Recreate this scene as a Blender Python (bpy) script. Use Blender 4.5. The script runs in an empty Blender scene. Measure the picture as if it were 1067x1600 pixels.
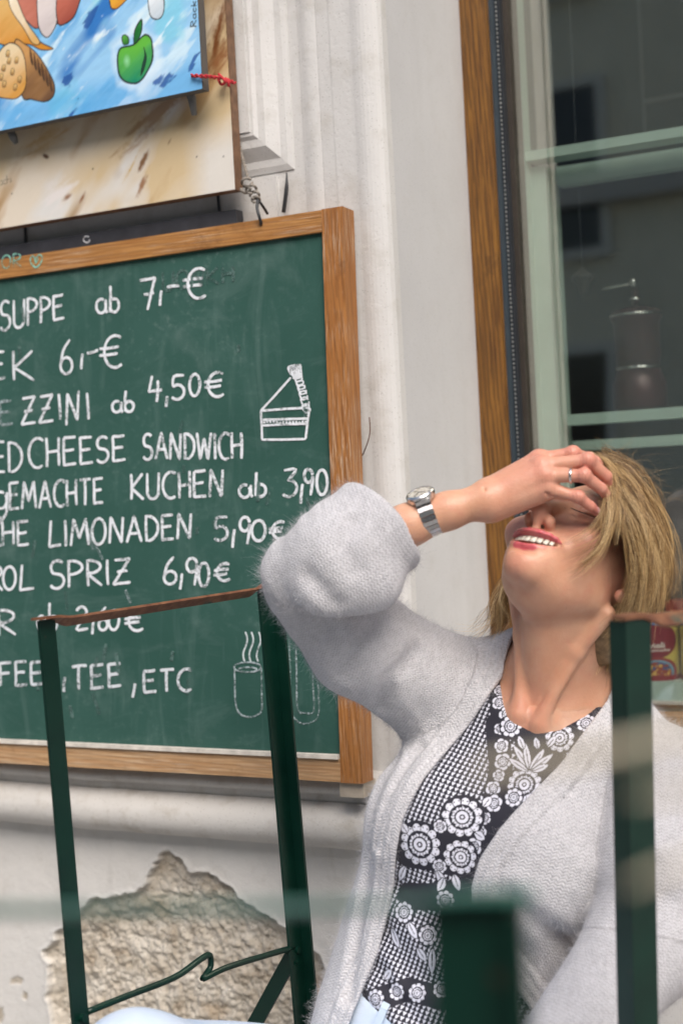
import bpy, bmesh, math, random
import numpy as np
from mathutils import Vector, Matrix, noise as mnoise
random.seed(7); RNG = np.random.default_rng(7)
scene = bpy.context.scene
COL = scene.collection
R = math.radians

# ------------------------------------------------------------------ camera
FPX, CX, CY = 2222.0, 533.5, 800.0            # focal length and centre in pixels of the 1067 x 1600 photograph
TH, ROLL, PITCH = R(27.5), R(3.03), R(1.15)
CAM = np.array([0.0, -1.96, 1.22])
_F0 = np.array([-math.sin(TH), math.cos(TH), 0]); _R0 = np.array([math.cos(TH), math.sin(TH), 0]); _Z = np.array([0, 0, 1.0])
FW = math.cos(PITCH) * _F0 - math.sin(PITCH) * _Z
_UP = math.sin(PITCH) * _F0 + math.cos(PITCH) * _Z
RT = math.cos(ROLL) * _R0 - math.sin(ROLL) * _UP
UP = math.sin(ROLL) * _R0 + math.cos(ROLL) * _UP
cd = bpy.data.cameras.new("camera"); cam = bpy.data.objects.new("camera", cd); COL.objects.link(cam)
cam.matrix_world = Matrix(((RT[0], UP[0], -FW[0], CAM[0]), (RT[1], UP[1], -FW[1], CAM[1]), (RT[2], UP[2], -FW[2], CAM[2]), (0, 0, 0, 1)))
cd.sensor_fit = 'VERTICAL'; cd.sensor_height = 36.0; cd.lens = 50.0
cd.clip_start = 0.02; cd.clip_end = 500
cd.dof.use_dof = True; cd.dof.focus_distance = 1.88; cd.dof.aperture_fstop = 3.7
scene.camera = cam

# ------------------------------------------------------------------ sky, sun, exposure
SUN_EL, SUN_AZ = R(46), R(142)                # soft light through thin cloud, from above and behind the camera
w = bpy.data.worlds.new("World"); scene.world = w; w.use_nodes = True
nt = w.node_tree
sky = nt.nodes.new('ShaderNodeTexSky'); sky.sky_type = 'NISHITA'; sky.sun_disc = False
sky.sun_elevation = SUN_EL; sky.sun_rotation = SUN_AZ; sky.air_density = 1.0; sky.dust_density = 4.0; sky.ozone_density = 1.0
bg = nt.nodes['Background']; bg.inputs['Strength'].default_value = 0.125
nt.links.new(sky.outputs[0], bg.inputs[0])
sd = bpy.data.lights.new("sun", 'SUN'); sun = bpy.data.objects.new("sun", sd); COL.objects.link(sun)
sd.energy = 1.95; sd.angle = R(38); sd.color = (1.0, 0.955, 0.90)
_sv = Vector((math.sin(SUN_AZ) * math.cos(SUN_EL), math.cos(SUN_AZ) * math.cos(SUN_EL), math.sin(SUN_EL)))
sun.rotation_euler = (-_sv).to_track_quat('-Z', 'Y').to_euler()
sun.location = (0, -3, 8)
vs = scene.view_settings; vs.view_transform = 'Standard'; vs.look = 'None'; vs.gamma = 1.0; vs.exposure = 0.58

# ------------------------------------------------------------------ helpers: pixels of the photograph to points of the place
def ray(X, Y):
    return FW + (X - CX) / FPX * RT + (CY - Y) / FPX * UP
def P(X, Y, d):
    """point seen at pixel X, Y at depth d metres"""
    return CAM + ray(X, Y) * d
def PW(X, Y, y):
    """point seen at pixel X, Y on the plane parallel to the facade at world y"""
    r = ray(X, Y); return CAM + r * ((y - CAM[1]) / r[1])
def PX(X, Y, x):
    r = ray(X, Y); return CAM + r * ((x - CAM[0]) / r[0])
def Pplane(X, Y, o, n):
    r = ray(X, Y); return CAM + r * (np.dot(o - CAM, n) / np.dot(r, n))
V = lambda p: Vector((float(p[0]), float(p[1]), float(p[2])))

# ------------------------------------------------------------------ helpers: objects
def tag(o, label=None, cat=None, group=None, kind=None):
    if label: o['label'] = label
    if cat: o['category'] = cat
    if group: o['group'] = group
    if kind: o['kind'] = kind
    return o
def thing(name, loc, label, cat, group=None, rz=0.0):
    o = bpy.data.objects.new(name, None); COL.objects.link(o); o.location = V(loc); o.rotation_euler = (0, 0, rz)
    o.empty_display_size = 0.1
    return tag(o, label, cat, group)
def link_mesh(name, me, mat, parent=None, origin=None, smooth=False):
    """world-space mesh; origin: where the object's origin goes"""
    o = bpy.data.objects.new(name, me); COL.objects.link(o)
    if mat:
        for m in (mat if isinstance(mat, (list, tuple)) else [mat]): me.materials.append(m)
    org = V(origin) if origin is not None else (parent_origin(parent) if parent else Vector((0, 0, 0)))
    if parent is not None:
        inv = parent_matrix(parent).inverted()
        me.transform(inv); o.parent = parent
    else:
        me.transform(Matrix.Translation(-org)); o.location = org
    if smooth: me.polygons.foreach_set('use_smooth', [True] * len(me.polygons))
    me.update()
    return o
def parent_matrix(o):
    m = Matrix.LocRotScale(o.location, o.rotation_euler, o.scale)
    return parent_matrix(o.parent) @ m if o.parent else m
def parent_origin(o): return parent_matrix(o).translation
def bm_obj(name, bm, mat, parent=None, origin=None, smooth=False, bevel=0.0, segs=2):
    if bevel > 0:
        es = [e for e in bm.edges if len(e.link_faces) == 2 and e.calc_face_angle(0) > 0.5]
        bmesh.ops.bevel(bm, geom=es, offset=bevel, segments=segs, profile=0.5, affect='EDGES')
    bmesh.ops.recalc_face_normals(bm, faces=bm.faces)
    me = bpy.data.meshes.new(name); bm.to_mesh(me); bm.free()
    return link_mesh(name, me, mat, parent, origin, smooth)
def np_mesh(name, v, f, mat, parent=None, origin=None, smooth=True):
    me = bpy.data.meshes.new(name)
    v = np.asarray(v, np.float32); f = np.asarray(f, np.int32)
    me.vertices.add(len(v)); me.vertices.foreach_set('co', v.ravel())
    n, k = f.shape
    me.loops.add(n * k); me.loops.foreach_set('vertex_index', f.ravel())
    me.polygons.add(n); me.polygons.foreach_set('loop_start', np.arange(0, n * k, k, dtype=np.int32))
    me.polygons.foreach_set('loop_total', np.full(n, k, np.int32))
    me.update(calc_edges=True); me.validate()
    return link_mesh(name, me, mat, parent, origin, smooth)
def add_hexa(bm, c8):
    """c8: four corners of one face, then the four opposite them"""
    v = [bm.verts.new(V(c)) for c in c8]
    for q in ((0, 1, 2, 3), (7, 6, 5, 4), (0, 4, 5, 1), (1, 5, 6, 2), (2, 6, 7, 3), (3, 7, 4, 0)):
        bm.faces.new([v[i] for i in q])
    return v
def add_box(bm, lo, hi):
    x0, y0, z0 = lo; x1, y1, z1 = hi
    return add_hexa(bm, [(x0, y0, z0), (x1, y0, z0), (x1, y0, z1), (x0, y0, z1), (x0, y1, z0), (x1, y1, z0), (x1, y1, z1), (x0, y1, z1)])
def add_slab(bm, quad, off):
    """quad of 4 points thickened by vector off"""
    off = np.asarray(off, float)
    return add_hexa(bm, [np.asarray(q, float) for q in quad] + [np.asarray(q, float) + off for q in quad])
def add_bar(bm, a, b, w, h, up=(0, 0, 1)):
    """rectangular bar from a to b, w across, h along up"""
    a = np.asarray(a, float); b = np.asarray(b, float); t = b - a; t /= np.linalg.norm(t)
    up = np.asarray(up, float); s = np.cross(t, up); s /= np.linalg.norm(s); u = np.cross(s, t)
    c = [a - s * w / 2 - u * h / 2, a + s * w / 2 - u * h / 2, a + s * w / 2 + u * h / 2, a - s * w / 2 + u * h / 2]
    return add_hexa(bm, c + [q + (b - a) for q in c])
def smooth_path(pts, n=8, closed=False):
    pts = [np.asarray(p, float) for p in pts]
    if len(pts) < 3 and not closed: 
        return [pts[0] + (pts[-1] - pts[0]) * i / n for i in range(n + 1)]
    out = []; m = len(pts)
    rng = range(m if closed else m - 1)
    for i in rng:
        p0 = pts[(i - 1) % m] if closed or i > 0 else 2 * pts[0] - pts[1]
        p1 = pts[i]; p2 = pts[(i + 1) % m]
        p3 = pts[(i + 2) % m] if closed or i + 2 < m else 2 * pts[-1] - pts[-2]
        for k in range(n):
            t = k / n
            out.append(0.5 * ((2 * p1) + (-p0 + p2) * t + (2 * p0 - 5 * p1 + 4 * p2 - p3) * t * t + (-p0 + 3 * p1 - 3 * p2 + p3) * t ** 3))
    if not closed: out.append(pts[-1])
    return out
def add_tube(bm, pts, rad, seg=8, cap=True):
    pts = [np.asarray(p, float) for p in pts]; n = len(pts)
    rads = rad if hasattr(rad, '__len__') else [rad] * n
    rings = []; prev = None
    for i, p in enumerate(pts):
        t = pts[min(i + 1, n - 1)] - pts[max(i - 1, 0)]; t = t / (np.linalg.norm(t) + 1e-12)
        if prev is None:
            a = np.array([0, 0, 1.0]) if abs(t[2]) < 0.9 else np.array([1.0, 0, 0])
            s = np.cross(t, a)
        else:
            s = prev - t * np.dot(prev, t)
        s /= np.linalg.norm(s); prev = s; u = np.cross(t, s)
        rings.append([bm.verts.new(V(p + rads[i] * (math.cos(2 * math.pi * k / seg) * s + math.sin(2 * math.pi * k / seg) * u))) for k in range(seg)])
    for a, b in zip(rings, rings[1:]):
        for k in range(seg):
            bm.faces.new([a[k], a[(k + 1) % seg], b[(k + 1) % seg], b[k]])
    if cap:
        bm.faces.new(rings[0][::-1]); bm.faces.new(rings[-1])
def add_prism(bm, poly, off):
    """closed polygon of 3-D points, thickened by off"""
    off = np.asarray(off, float)
    a = [bm.verts.new(V(p)) for p in poly]; b = [bm.verts.new(V(np.asarray(p) + off)) for p in poly]
    n = len(a)
    f1 = bm.faces.new(a); f2 = bm.faces.new(b[::-1])
    for i in range(n): bm.faces.new([a[i], b[i], b[(i + 1) % n], a[(i + 1) % n]])
    bmesh.ops.triangulate(bm, faces=[f1, f2])
def add_lathe(bm, prof, c, seg=24, axis=(0, 0, 1)):
    """prof: (radius, height) pairs round the vertical axis through c"""
    c = np.asarray(c, float); rings = []
    for r, h in prof:
        rings.append([bm.verts.new(V(c + np.array([r * math.cos(2 * math.pi * k / seg), r * math.sin(2 * math.pi * k / seg), h]))) for k in range(seg)])
    for a, b in zip(rings, rings[1:]):
        for k in range(seg): bm.faces.new([a[k], a[(k + 1) % seg], b[(k + 1) % seg], b[k]])
    bm.faces.new(rings[0][::-1]); bm.faces.new(rings[-1])
def add_ribbon(bm, pts, w, nrm, lift, h=0.0006, jitter=0.0):
    """a flat stroke following pts on a plane with normal nrm"""
    pts = [np.asarray(p, float) for p in pts]; n = len(pts); nrm = np.asarray(nrm, float)
    L, Rr = [], []
    for i, p in enumerate(pts):
        t = pts[min(i + 1, n - 1)] - pts[max(i - 1, 0)]; t = t / (np.linalg.norm(t) + 1e-12)
        s = np.cross(nrm, t); s /= (np.linalg.norm(s) + 1e-12)
        ww = w * (1 + jitter * (random.random() - 0.5) * 2)
        if i in (0, n - 1): ww *= 0.72
        q = p + nrm * lift
        L.append(q + s * ww / 2); Rr.append(q - s * ww / 2)
    a = [bm.verts.new(V(p)) for p in L]; b = [bm.verts.new(V(p)) for p in Rr]
    c = [bm.verts.new(V(p - nrm * h)) for p in L]; d = [bm.verts.new(V(p - nrm * h)) for p in Rr]
    for i in range(n - 1):
        bm.faces.new([a[i], b[i], b[i + 1], a[i + 1]])
        bm.faces.new([a[i], a[i + 1], c[i + 1], c[i]]); bm.faces.new([b[i + 1], b[i], d[i], d[i + 1]])
    bm.faces.new([a[0], c[0], d[0], b[0]]); bm.faces.new([a[-1], b[-1], d[-1], c[-1]])

# ------------------------------------------------------------------ helpers: materials
class Mat:
    def __init__(s, name, rough=0.6):
        s.m = bpy.data.materials.new(name); s.m.use_nodes = True; s.nt = s.m.node_tree
        s.b = s.nt.nodes['Principled BSDF']; s.out = s.nt.nodes['Material Output']
        s.b.inputs['Roughness'].default_value = rough
        s._tc = None
    def tc(s, kind='Object'):
        if s._tc is None: s._tc = s.nt.nodes.new('ShaderNodeTexCoord')
        return s._tc.outputs[kind]
    def n(s, t, out=0, props=None, **inp):
        nd = s.nt.nodes.new('ShaderNode' + t)
        for k, v in (props or {}).items(): setattr(nd, k, v)
        for k, v in inp.items():
            key = int(k[1:]) if k[0] == '_' and k[1:].isdigit() else k.replace('_', ' ')
            sock = nd.inputs[key]
            if isinstance(v, bpy.types.NodeSocket): s.nt.links.new(v, sock)
            else:
                if sock.type == 'RGBA' and len(v) == 3: v = (*v, 1)
                sock.default_value = v
        return nd.outputs[out]
    def set(s, key, v):
        if isinstance(v, bpy.types.NodeSocket): s.nt.links.new(v, s.b.inputs[key])
        else:
            if s.b.inputs[key].type == 'RGBA' and len(v) == 3: v = (*v, 1)
            s.b.inputs[key].default_value = v
        return s
    def map(s, vec=None, scale=(1, 1, 1), rot=(0, 0, 0), loc=(0, 0, 0)):
        return s.n('Mapping', Vector=vec if vec is not None else s.tc(), Scale=scale, Rotation=rot, Location=loc)
    def noise(s, scale, detail=4, rough=0.55, vec=None, dist=0.0, out=0):
        return s.n('TexNoise', out, Vector=vec if vec is not None else s.tc(), Scale=scale, Detail=detail, Roughness=rough, Distortion=dist)
    def ramp(s, fac, stops, interp='LINEAR'):
        nd = s.nt.nodes.new('ShaderNodeValToRGB'); s.nt.links.new(fac, nd.inputs[0]); cr = nd.color_ramp; cr.interpolation = interp
        while len(cr.elements) < len(stops): cr.elements.new(0.5)
        for e, (p, c) in zip(cr.elements, stops):
            e.position = p; e.color = (c, c, c, 1) if isinstance(c, (int, float)) else (*c, 1)
        return nd.outputs[0]
    def mix(s, fac, a, b, mode='MIX'):
        nd = s.nt.nodes.new('ShaderNodeMix'); nd.data_type = 'RGBA'; nd.blend_type = mode
        for i, v in ((0, fac), (6, a), (7, b)):
            if isinstance(v, bpy.types.NodeSocket): s.nt.links.new(v, nd.inputs[i])
            else: nd.inputs[i].default_value = (*v, 1) if hasattr(v, '__len__') and len(v) == 3 else v
        return nd.outputs[2]
    def math(s, op, a, b=0.0, c=None):
        nd = s.nt.nodes.new('ShaderNodeMath'); nd.operation = op
        for i, v in enumerate((a, b) + ((c,) if c is not None else ())):
            if isinstance(v, bpy.types.NodeSocket): s.nt.links.new(v, nd.inputs[i])
            else: nd.inputs[i].default_value = v
        return nd.outputs[0]
    def bump(s, h, strength=0.3, dist=0.002, normal=None):
        kw = dict(Height=h, Strength=strength, Distance=dist)
        if normal is not None: kw['Normal'] = normal
        o = s.n('Bump', **kw); s.set('Normal', o); return o
    def attr(s, name, out=0):
        return s.n('Attribute', out, props={'attribute_name': name})
def srgb(r, g, b):
    f = lambda c: (c / 255 / 12.92) if c / 255 <= 0.04045 else ((c / 255 + 0.055) / 1.055) ** 2.4
    return (f(r), f(g), f(b))
def simple(name, col, rough=0.5, metal=0.0, var=0.15, scale=20.0, bump=0.0):
    m = Mat(name, rough); nz = m.noise(scale, 4)
    lo = tuple(c * (1 - var) for c in col); hi = tuple(min(1, c * (1 + var)) for c in col)
    m.set('Base Color', m.mix(m.ramp(nz, [(0.3, 0.0), (0.7, 1.0)]), lo, hi)); m.set('Metallic', metal)
    if bump: m.bump(nz, bump)
    return m.m
# ================================================================== MATERIALS OF THE PLACE
def plaster(name, base, dirt, scale=1.0, bumpk=0.35):
    m = Mat(name, 0.85)
    big = m.noise(2.3 * scale, 6, 0.6); med = m.noise(17 * scale, 6, 0.62); fine = m.noise(160, 3)
    streak = m.noise(3.0, 6, 0.6, vec=m.map(scale=(4, 4, 0.5)))
    c = m.mix(m.ramp(big, [(0.35, 0.0), (0.75, 1.0)]), base, tuple(x * 0.86 for x in base))
    c = m.mix(m.ramp(med, [(0.52, 0.0), (0.74, 0.7)]), c, dirt)
    c = m.mix(m.ramp(streak, [(0.55, 0.0), (0.8, 0.35)]), c, tuple(x * 0.8 for x in dirt))
    spk = m.n('TexVoronoi', 0, Vector=m.tc(), Scale=190.0)
    c = m.mix(m.ramp(spk, [(0.08, 0.7), (0.16, 0.0)]), c, tuple(x * 0.5 for x in dirt))
    m.set('Base Color', c)
    pits = m.ramp(m.noise(75, 4, 0.6), [(0.3, 0.0), (0.45, 1.0)])
    h = m.math('ADD', m.math('MULTIPLY', med, 1.5), m.math('ADD', m.math('MULTIPLY', fine, 0.35), m.math('MULTIPLY', pits, 0.3)))
    m.bump(h, bumpk, 0.0025)
    return m.m
M_WALL = plaster("wall_plaster", (0.59, 0.582, 0.57), (0.43, 0.41, 0.375))
M_JAMB = plaster("painted_reveal", (0.52, 0.52, 0.525), (0.47, 0.465, 0.46), 1.0, 0.18)
M_LEDGE = plaster("ledge_plaster", (0.60, 0.58, 0.55), (0.38, 0.34, 0.285), 1.4, 0.4)

def wood(name, along, a, b, worn, wornk=0.5, rough=0.55, graink=0.32):
    """along: 0 grain runs in x, 2 in z"""
    m = Mat(name, rough)
    sc = [55, 55, 55]; sc[along] = 2.2; v = m.map(scale=sc)
    g1 = m.noise(3.0, 8, 0.65, vec=v, dist=0.6); sc2 = [150, 150, 150]; sc2[along] = 4.0; v2 = m.map(scale=sc2)
    g2 = m.noise(3.0, 5, 0.6, vec=v2)
    c = m.mix(m.ramp(g1, [(0.33, 0.0), (0.68, 1.0)]), a, b)
    patch = m.noise(7.0, 5, 0.6)
    wn = m.math('MULTIPLY', m.ramp(g2, [(0.5, 0.0), (0.62, 1.0)]), m.ramp(patch, [(0.42, 0.0), (0.6, 1.0)]))
    c = m.mix(m.math('MULTIPLY', wn, wornk), c, worn)
    wv = m.n('TexWave', 1, props={'wave_type': 'BANDS', 'bands_direction': 'DIAGONAL'}, Vector=m.map(scale=[1.0 if i != along else 0.05 for i in range(3)]), Scale=80.0, Distortion=9.0, Detail=4.0, Detail_Scale=1.2, Detail_Roughness=0.65)
    c = m.mix(m.math('MULTIPLY', m.ramp(wv, [(0.25, 1.0), (0.6, 0.0)]), graink), c, tuple(x * 0.42 for x in a))
    crack = m.ramp(g2, [(0.3, 1.0), (0.37, 0.0)])
    c = m.mix(m.math('MULTIPLY', crack, 0.55), c, tuple(x * 0.3 for x in a))
    blot = m.ramp(m.noise(11, 5, 0.7), [(0.6, 0.0), (0.72, 0.6)])
    c = m.mix(blot, c, tuple(x * 0.55 for x in a))
    m.set('Base Color', c); m.bump(m.math('ADD', g1, m.math('MULTIPLY', g2, 0.8)), 0.5, 0.0015)
    return m.m
WA, WB, WW = (0.28, 0.11, 0.022), (0.46, 0.225, 0.066), (0.58, 0.45, 0.32)
M_BW_X = wood("board_wood_x", 0, WA, WB, WW, 0.6)
M_BW_Z = wood("board_wood_z", 2, (0.25, 0.088, 0.016), (0.40, 0.17, 0.042), WW, 0.75)
M_BW_LOW = wood("board_wood_pale", 0, (0.38, 0.20, 0.085), (0.50, 0.33, 0.18), (0.6, 0.5, 0.38), 0.5)
M_WIN_WOOD = wood("window_wood", 2, (0.095, 0.036, 0.005), (0.25, 0.112, 0.016), (0.32, 0.2, 0.10), 0.12, 0.42, 0.5)

# ================================================================== SETTING: facade
XC = PW(596, 300, 0)[0]                                   # corner of the facade and the window reveal
yy = np.linspace(0.05, 0.8, 1500)
YW = float(yy[np.argmin([abs(PW(728, 300, y)[0] - XC) for y in yy])])   # plane of the oak window frame
ZL0 = PW(520, 1325, 0)[2]                                 # underside of the ledge
ZL1 = ZL0 + 0.125
TOP = 3.6
XWR = XC + 1.75                                           # right reveal of the window
ZSILL = PW(1060, 1138, YW)[2]

street = bmesh.new(); add_box(street, (-60, -60, -0.3), (60, 6, 0.0))
M_PAVE = Mat("pavement_stone", 0.85)
_v = M_PAVE.n('TexBrick', 0, Vector=M_PAVE.tc(), Scale=2.0, Color1=(0.32, 0.31, 0.30), Color2=(0.38, 0.37, 0.355), Mortar=(0.09, 0.085, 0.08), Mortar_Size=0.012)
M_PAVE.set('Base Color', M_PAVE.mix(0.35, _v, M_PAVE.ramp(M_PAVE.noise(30, 6), [(0.3, 0.2), (0.7, 0.42)]))); M_PAVE.bump(M_PAVE.noise(60), 0.3)
tag(bm_obj("pavement", street, M_PAVE.m), kind='structure')
rd = bmesh.new(); add_box(rd, (-60, -11.5, -0.1), (60, -4.0, 0.004))
tag(bm_obj("road", rd, simple("asphalt", (0.055, 0.055, 0.057), 0.9, 0, 0.3, 40, 0.4)), kind='structure')

facade = thing("cafe_building", (XC, 0.0, 0.0), "pale plastered house front with mouldings and a window opening behind the woman", "building")
# main wall left of the window, flat body behind the mouldings (ledge upwards)
b = bmesh.new()
add_box(b, (-7, 0.0, ZL0 + 0.02), (XC, YW + 0.5, TOP))
bm_obj("upper_wall", b, M_WALL, facade, bevel=0.006)
b = bmesh.new()                                           # reveal skin: painted side of the window opening
add_box(b, (XC - 0.02, 0.022, ZSILL - 0.05), (XC + 0.004, YW + 0.12, TOP - 0.02))
bm_obj("window_reveal", b, M_JAMB, facade, bevel=0.002)
b = bmesh.new()
add_box(b, (XC + 0.001, 0.12, 0.0), (XWR + 0.001, YW + 0.5, ZSILL - 0.012)); add_box(b, (XWR, 0.0, 0.0), (6, YW + 0.5, TOP))
add_box(b, (XC + 0.001, 0.06, TOP - 0.35), (XWR - 0.001, YW + 0.5, TOP))
bm_obj("side_wall", b, M_WALL, facade, bevel=0.004)
# vertical pilaster mouldings, read along one row of the photograph
def vstrip(Xa, Xb, Yref, t, z0, z1, name="pilaster_moulding", bev=0.004, y0=0.0):
    xa, xb = PW(Xa, Yref, -t)[0], PW(Xb, Yref, -t)[0]
    b = bmesh.new(); add_box(b, (xa, -t, z0), (xb, y0 + 0.01, z1)); bm_obj(name, b, M_WALL, facade, bevel=bev, segs=3)
def profile_strip(name, prof, z0, z1):
    """prof: (x, y) outline seen from above, swept upwards"""
    b = bmesh.new()
    lo = [b.verts.new((x, y, z0)) for x, y in prof]; hi = [b.verts.new((x, y, z1)) for x, y in prof]
    for i in range(len(prof) - 1): b.faces.new([lo[i], lo[i + 1], hi[i + 1], hi[i]])
    b.faces.new(lo); b.faces.new(hi[::-1])
    bm_obj(name, b, M_WALL, facade, bevel=0)
YR = 100
xr = lambda X, t=0.0: PW(X, YR, -t)[0]
# stepped pilaster right of the panel: hollow, roll, fillet, broad flat, rounded corner bead
def arc(x0, y0, x1, y1, bulge, n=7):
    out = []
    for i in range(n + 1):
        t = i / n; out.append((x0 + (x1 - x0) * t, y0 + (y1 - y0) * t - bulge * math.sin(math.pi * t)))
    return out
pf = [(xr(470), 0.01), (xr(470), -0.004)] + arc(xr(472), -0.0045, xr(498), -0.0065, 0.0045) \
   + [(xr(499), -0.0075)] + [(xr(517), -0.0085), (xr(520), -0.0098)] + [(xr(566), -0.010)] \
   + [(XC - 0.040, -0.0105)] + arc(XC - 0.036, -0.0110, XC + 0.006, 0.004, 0.010) + [(XC + 0.009, 0.012), (XC + 0.009, 0.03), (XC - 0.02, 0.03)]
profile_strip("pilaster_moulding", [(x_, y_ * (0.5 if y_ < 0 else 1)) for x_, y_ in pf], ZL1 - 0.01, TOP - 0.02)
# raised panels: the upper one ends in a stepped moulding just above the chalkboard
def panel(xr_px, z0, z1, t, chamfer):
    b = bmesh.new(); x1 = xr_px; add_box(b, (-3.2, -t, z0), (x1, 0.004, z1)); bm_obj("wall_panel", b, M_WALL, facade, bevel=chamfer, segs=1)
zpb = PW(425, 207, -0.02)[2]; zp2 = PW(455, 237, -0.0)[2]; zp3 = PW(440, 268, 0)[2]
xp = PW(428, 200, -0.02)[0]; xpo = PW(459, 232, -0.0)[0]
# frame moulding around the upper panel (bottom and right side) with a mitred corner, swept profile
def frame_mould(x1, z0, prof, ztop):
    """prof: (inset from outer edge, projection) from outside to inside"""
    b = bmesh.new(); rows = []
    for ins, pr in prof:
        rows.append([b.verts.new((-3.2, -pr, z0 + ins)), b.verts.new((x1 - ins, -pr, z0 + ins)), b.verts.new((x1 - ins, -pr, ztop))])
    for r0, r1 in zip(rows, rows[1:]):
        for i in range(2): b.faces.new([r0[i], r0[i + 1], r1[i + 1], r1[i]])
    bm_obj("panel_moulding", b, M_WALL, facade, bevel=0)
frame_mould(xpo, zp3 + 0.0, [(0, -0.004), (0.0, 0.002), (0.009, 0.005), (0.020, 0.006), (0.040, 0.017), (0.052, 0.018), (0.058, 0.022), (0.066, 0.022), (0.066, 0.0)], TOP - 0.03)
b = bmesh.new(); add_box(b, (-3.2, -0.0245, zp3 + 0.064), (xpo - 0.064, 0.004, TOP - 0.03)); bm_obj("wall_panel", b, M_WALL, facade, bevel=0.004, segs=1)
zq = PW(430, 270, -0.006)[2]; xq = PW(432, 290, -0.006)[0]
b = bmesh.new(); add_box(b, (-3.2, -0.006, ZL1 + 0.05), (xq, 0.004, zq - 0.004)); bm_obj("wall_panel", b, M_WALL, facade, bevel=0.003, segs=1)
# ledge: rolled moulding the chalkboard stands on
b = bmesh.new()
prof = [(0.06, ZL0 - 0.001), (-0.004, ZL0 - 0.001), (-0.012, ZL0 + 0.006), (-0.020, ZL0 + 0.008)]
for k in range(13):
    a = -math.pi / 2 + math.pi * k / 12
    prof.append((-0.030 - 0.034 * math.cos(a), ZL0 + 0.046 + 0.036 * math.sin(a)))
prof += [(-0.036, ZL0 + 0.084), (-0.036, ZL0 + 0.094), (-0.046, ZL0 + 0.097), (-0.050, ZL0 + 0.103), (-0.050, ZL0 + 0.109), (-0.020, ZL1 + 0.002), (0.06, ZL1 + 0.004)]
xs = np.linspace(-6.5, XC - 0.004, 300); rows = []
for x in xs:
    wv = 0.0022 * mnoise.noise(Vector((x * 5, 0, 0))) + 0.0012 * mnoise.noise(Vector((x * 19, 3, 0)))
    rows.append([b.verts.new((x, y + wv * (1 if y < 0 else 0), z + 0.7 * wv)) for y, z in prof])
for r0, r1 in zip(rows, rows[1:]):
    for i in range(len(prof) - 1): b.faces.new([r0[i], r1[i], r1[i + 1], r0[i + 1]])
b.faces.new(rows[-1]); b.faces.new(rows[0][::-1])
bm_obj("ledge", b, M_LEDGE, facade, smooth=True)
# lower wall with the patch where the plaster has fallen off
patch_px = [(130,550),(150,510),(185,480),(220,435),(265,405),(290,383),(330,385),(400,378),(440,335),(455,300),(480,262),(505,258),(545,275),(570,302),(620,305),(665,335),(700,370),(740,410),(800,450),(850,480),(905,530),(940,550),(970,600),(985,680),(975,762),(985,860),(800,960),(400,980),(170,900),(148,700),(140,620)]
poly = np.array([[PW(x / 1.905, 1200 + y / 1.905, -0.01)[i] for i in (0, 2)] for x, y in patch_px])
small_px = [(32,630),(50,620),(68,630),(62,648),(45,642),(30,645)], [(70,668),(80,672),(78,690),(68,684)], [(-20,715),(10,712),(14,740),(2,762),(-20,762)]
smalls = [np.array([[PW(x / 1.905, 1200 + y / 1.905, -0.01)[i] for i in (0, 2)] for x, y in s]) for s in small_px]
def poly_sd(pts, pl):
    """signed distance to a polygon, negative inside"""
    d = np.full(len(pts), 1e9); s = np.ones(len(pts)); n = len(pl); j = n - 1
    for i in range(n):
        e = pl[j] - pl[i]; wv = pts - pl[i]
        t = np.clip((wv @ e) / (e @ e + 1e-12), 0, 1); bb = wv - t[:, None] * e
        d = np.minimum(d, (bb ** 2).sum(1))
        c1 = pts[:, 1] >= pl[i][1]; c2 = pts[:, 1] < pl[j][1]; c3 = e[0] * wv[:, 1] > e[1] * wv[:, 0]
        flip = (c1 & c2 & c3) | (~c1 & ~c2 & ~c3); s = np.where(flip, -s, s); j = i
    return s * np.sqrt(d)
def vnoise(p, seed=0):
    """cheap smooth value noise on (N,3)"""
    i = np.floor(p).astype(np.int64); f = p - i; f = f * f * (3 - 2 * f); out = np.zeros(len(p))
    for dx in (0, 1):
        for dy in (0, 1):
            for dz in (0, 1):
                h = ((i[:, 0] + dx) * 73856093) ^ ((i[:, 1] + dy) * 19349663) ^ ((i[:, 2] + dz) * 83492791) ^ (seed * 2654435761)
                h = (h ^ (h >> 13)) * 1274126177 & 0xffffffff; h = (h ^ (h >> 16)) & 0xffff
                wgt = (f[:, 0] if dx else 1 - f[:, 0]) * (f[:, 1] if dy else 1 - f[:, 1]) * (f[:, 2] if dz else 1 - f[:, 2])
                out += wgt * (h / 65535.0)
    return out
def fbm(p, octs=4, seed=0, gain=0.5):
    a, s, o, k = 1.0, 0.0, 0.0, 1.0
    for q in range(octs): o = o + a * vnoise(p * k, seed + q); s += a; a *= gain; k *= 2.03
    return o / s - 0.5
x0, x1 = poly[:, 0].min() - 0.22, XC - 0.004; z1 = ZL0 + 0.012; z0 = poly[:, 1].min() - 0.05
step = 0.0021; nx, nz = int((x1 - x0) / step), int((z1 - z0) / step)
gx, gz = np.meshgrid(np.linspace(x0, x1, nx), np.linspace(z0, z1, nz)); pts = np.stack([gx.ravel(), gz.ravel()], 1)
p3 = np.stack([pts[:, 0], np.zeros(len(pts)), pts[:, 1]], 1)
wob = 0.019 * fbm(p3 * 50, 4, 5) + 0.010 * fbm(p3 * 16, 2, 8)
sdv = poly_sd(pts, poly) + wob
for s in smalls: sdv = np.minimum(sdv, poly_sd(pts, s) * 1.0 + wob * 0.5 + 0.0)
inside = 1 / (1 + np.exp(np.clip(sdv / 0.0008, -40, 40)))
deep = np.clip(-sdv / 0.05, 0, 1)
isbig = poly_sd(pts, poly) < 0.03
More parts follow.
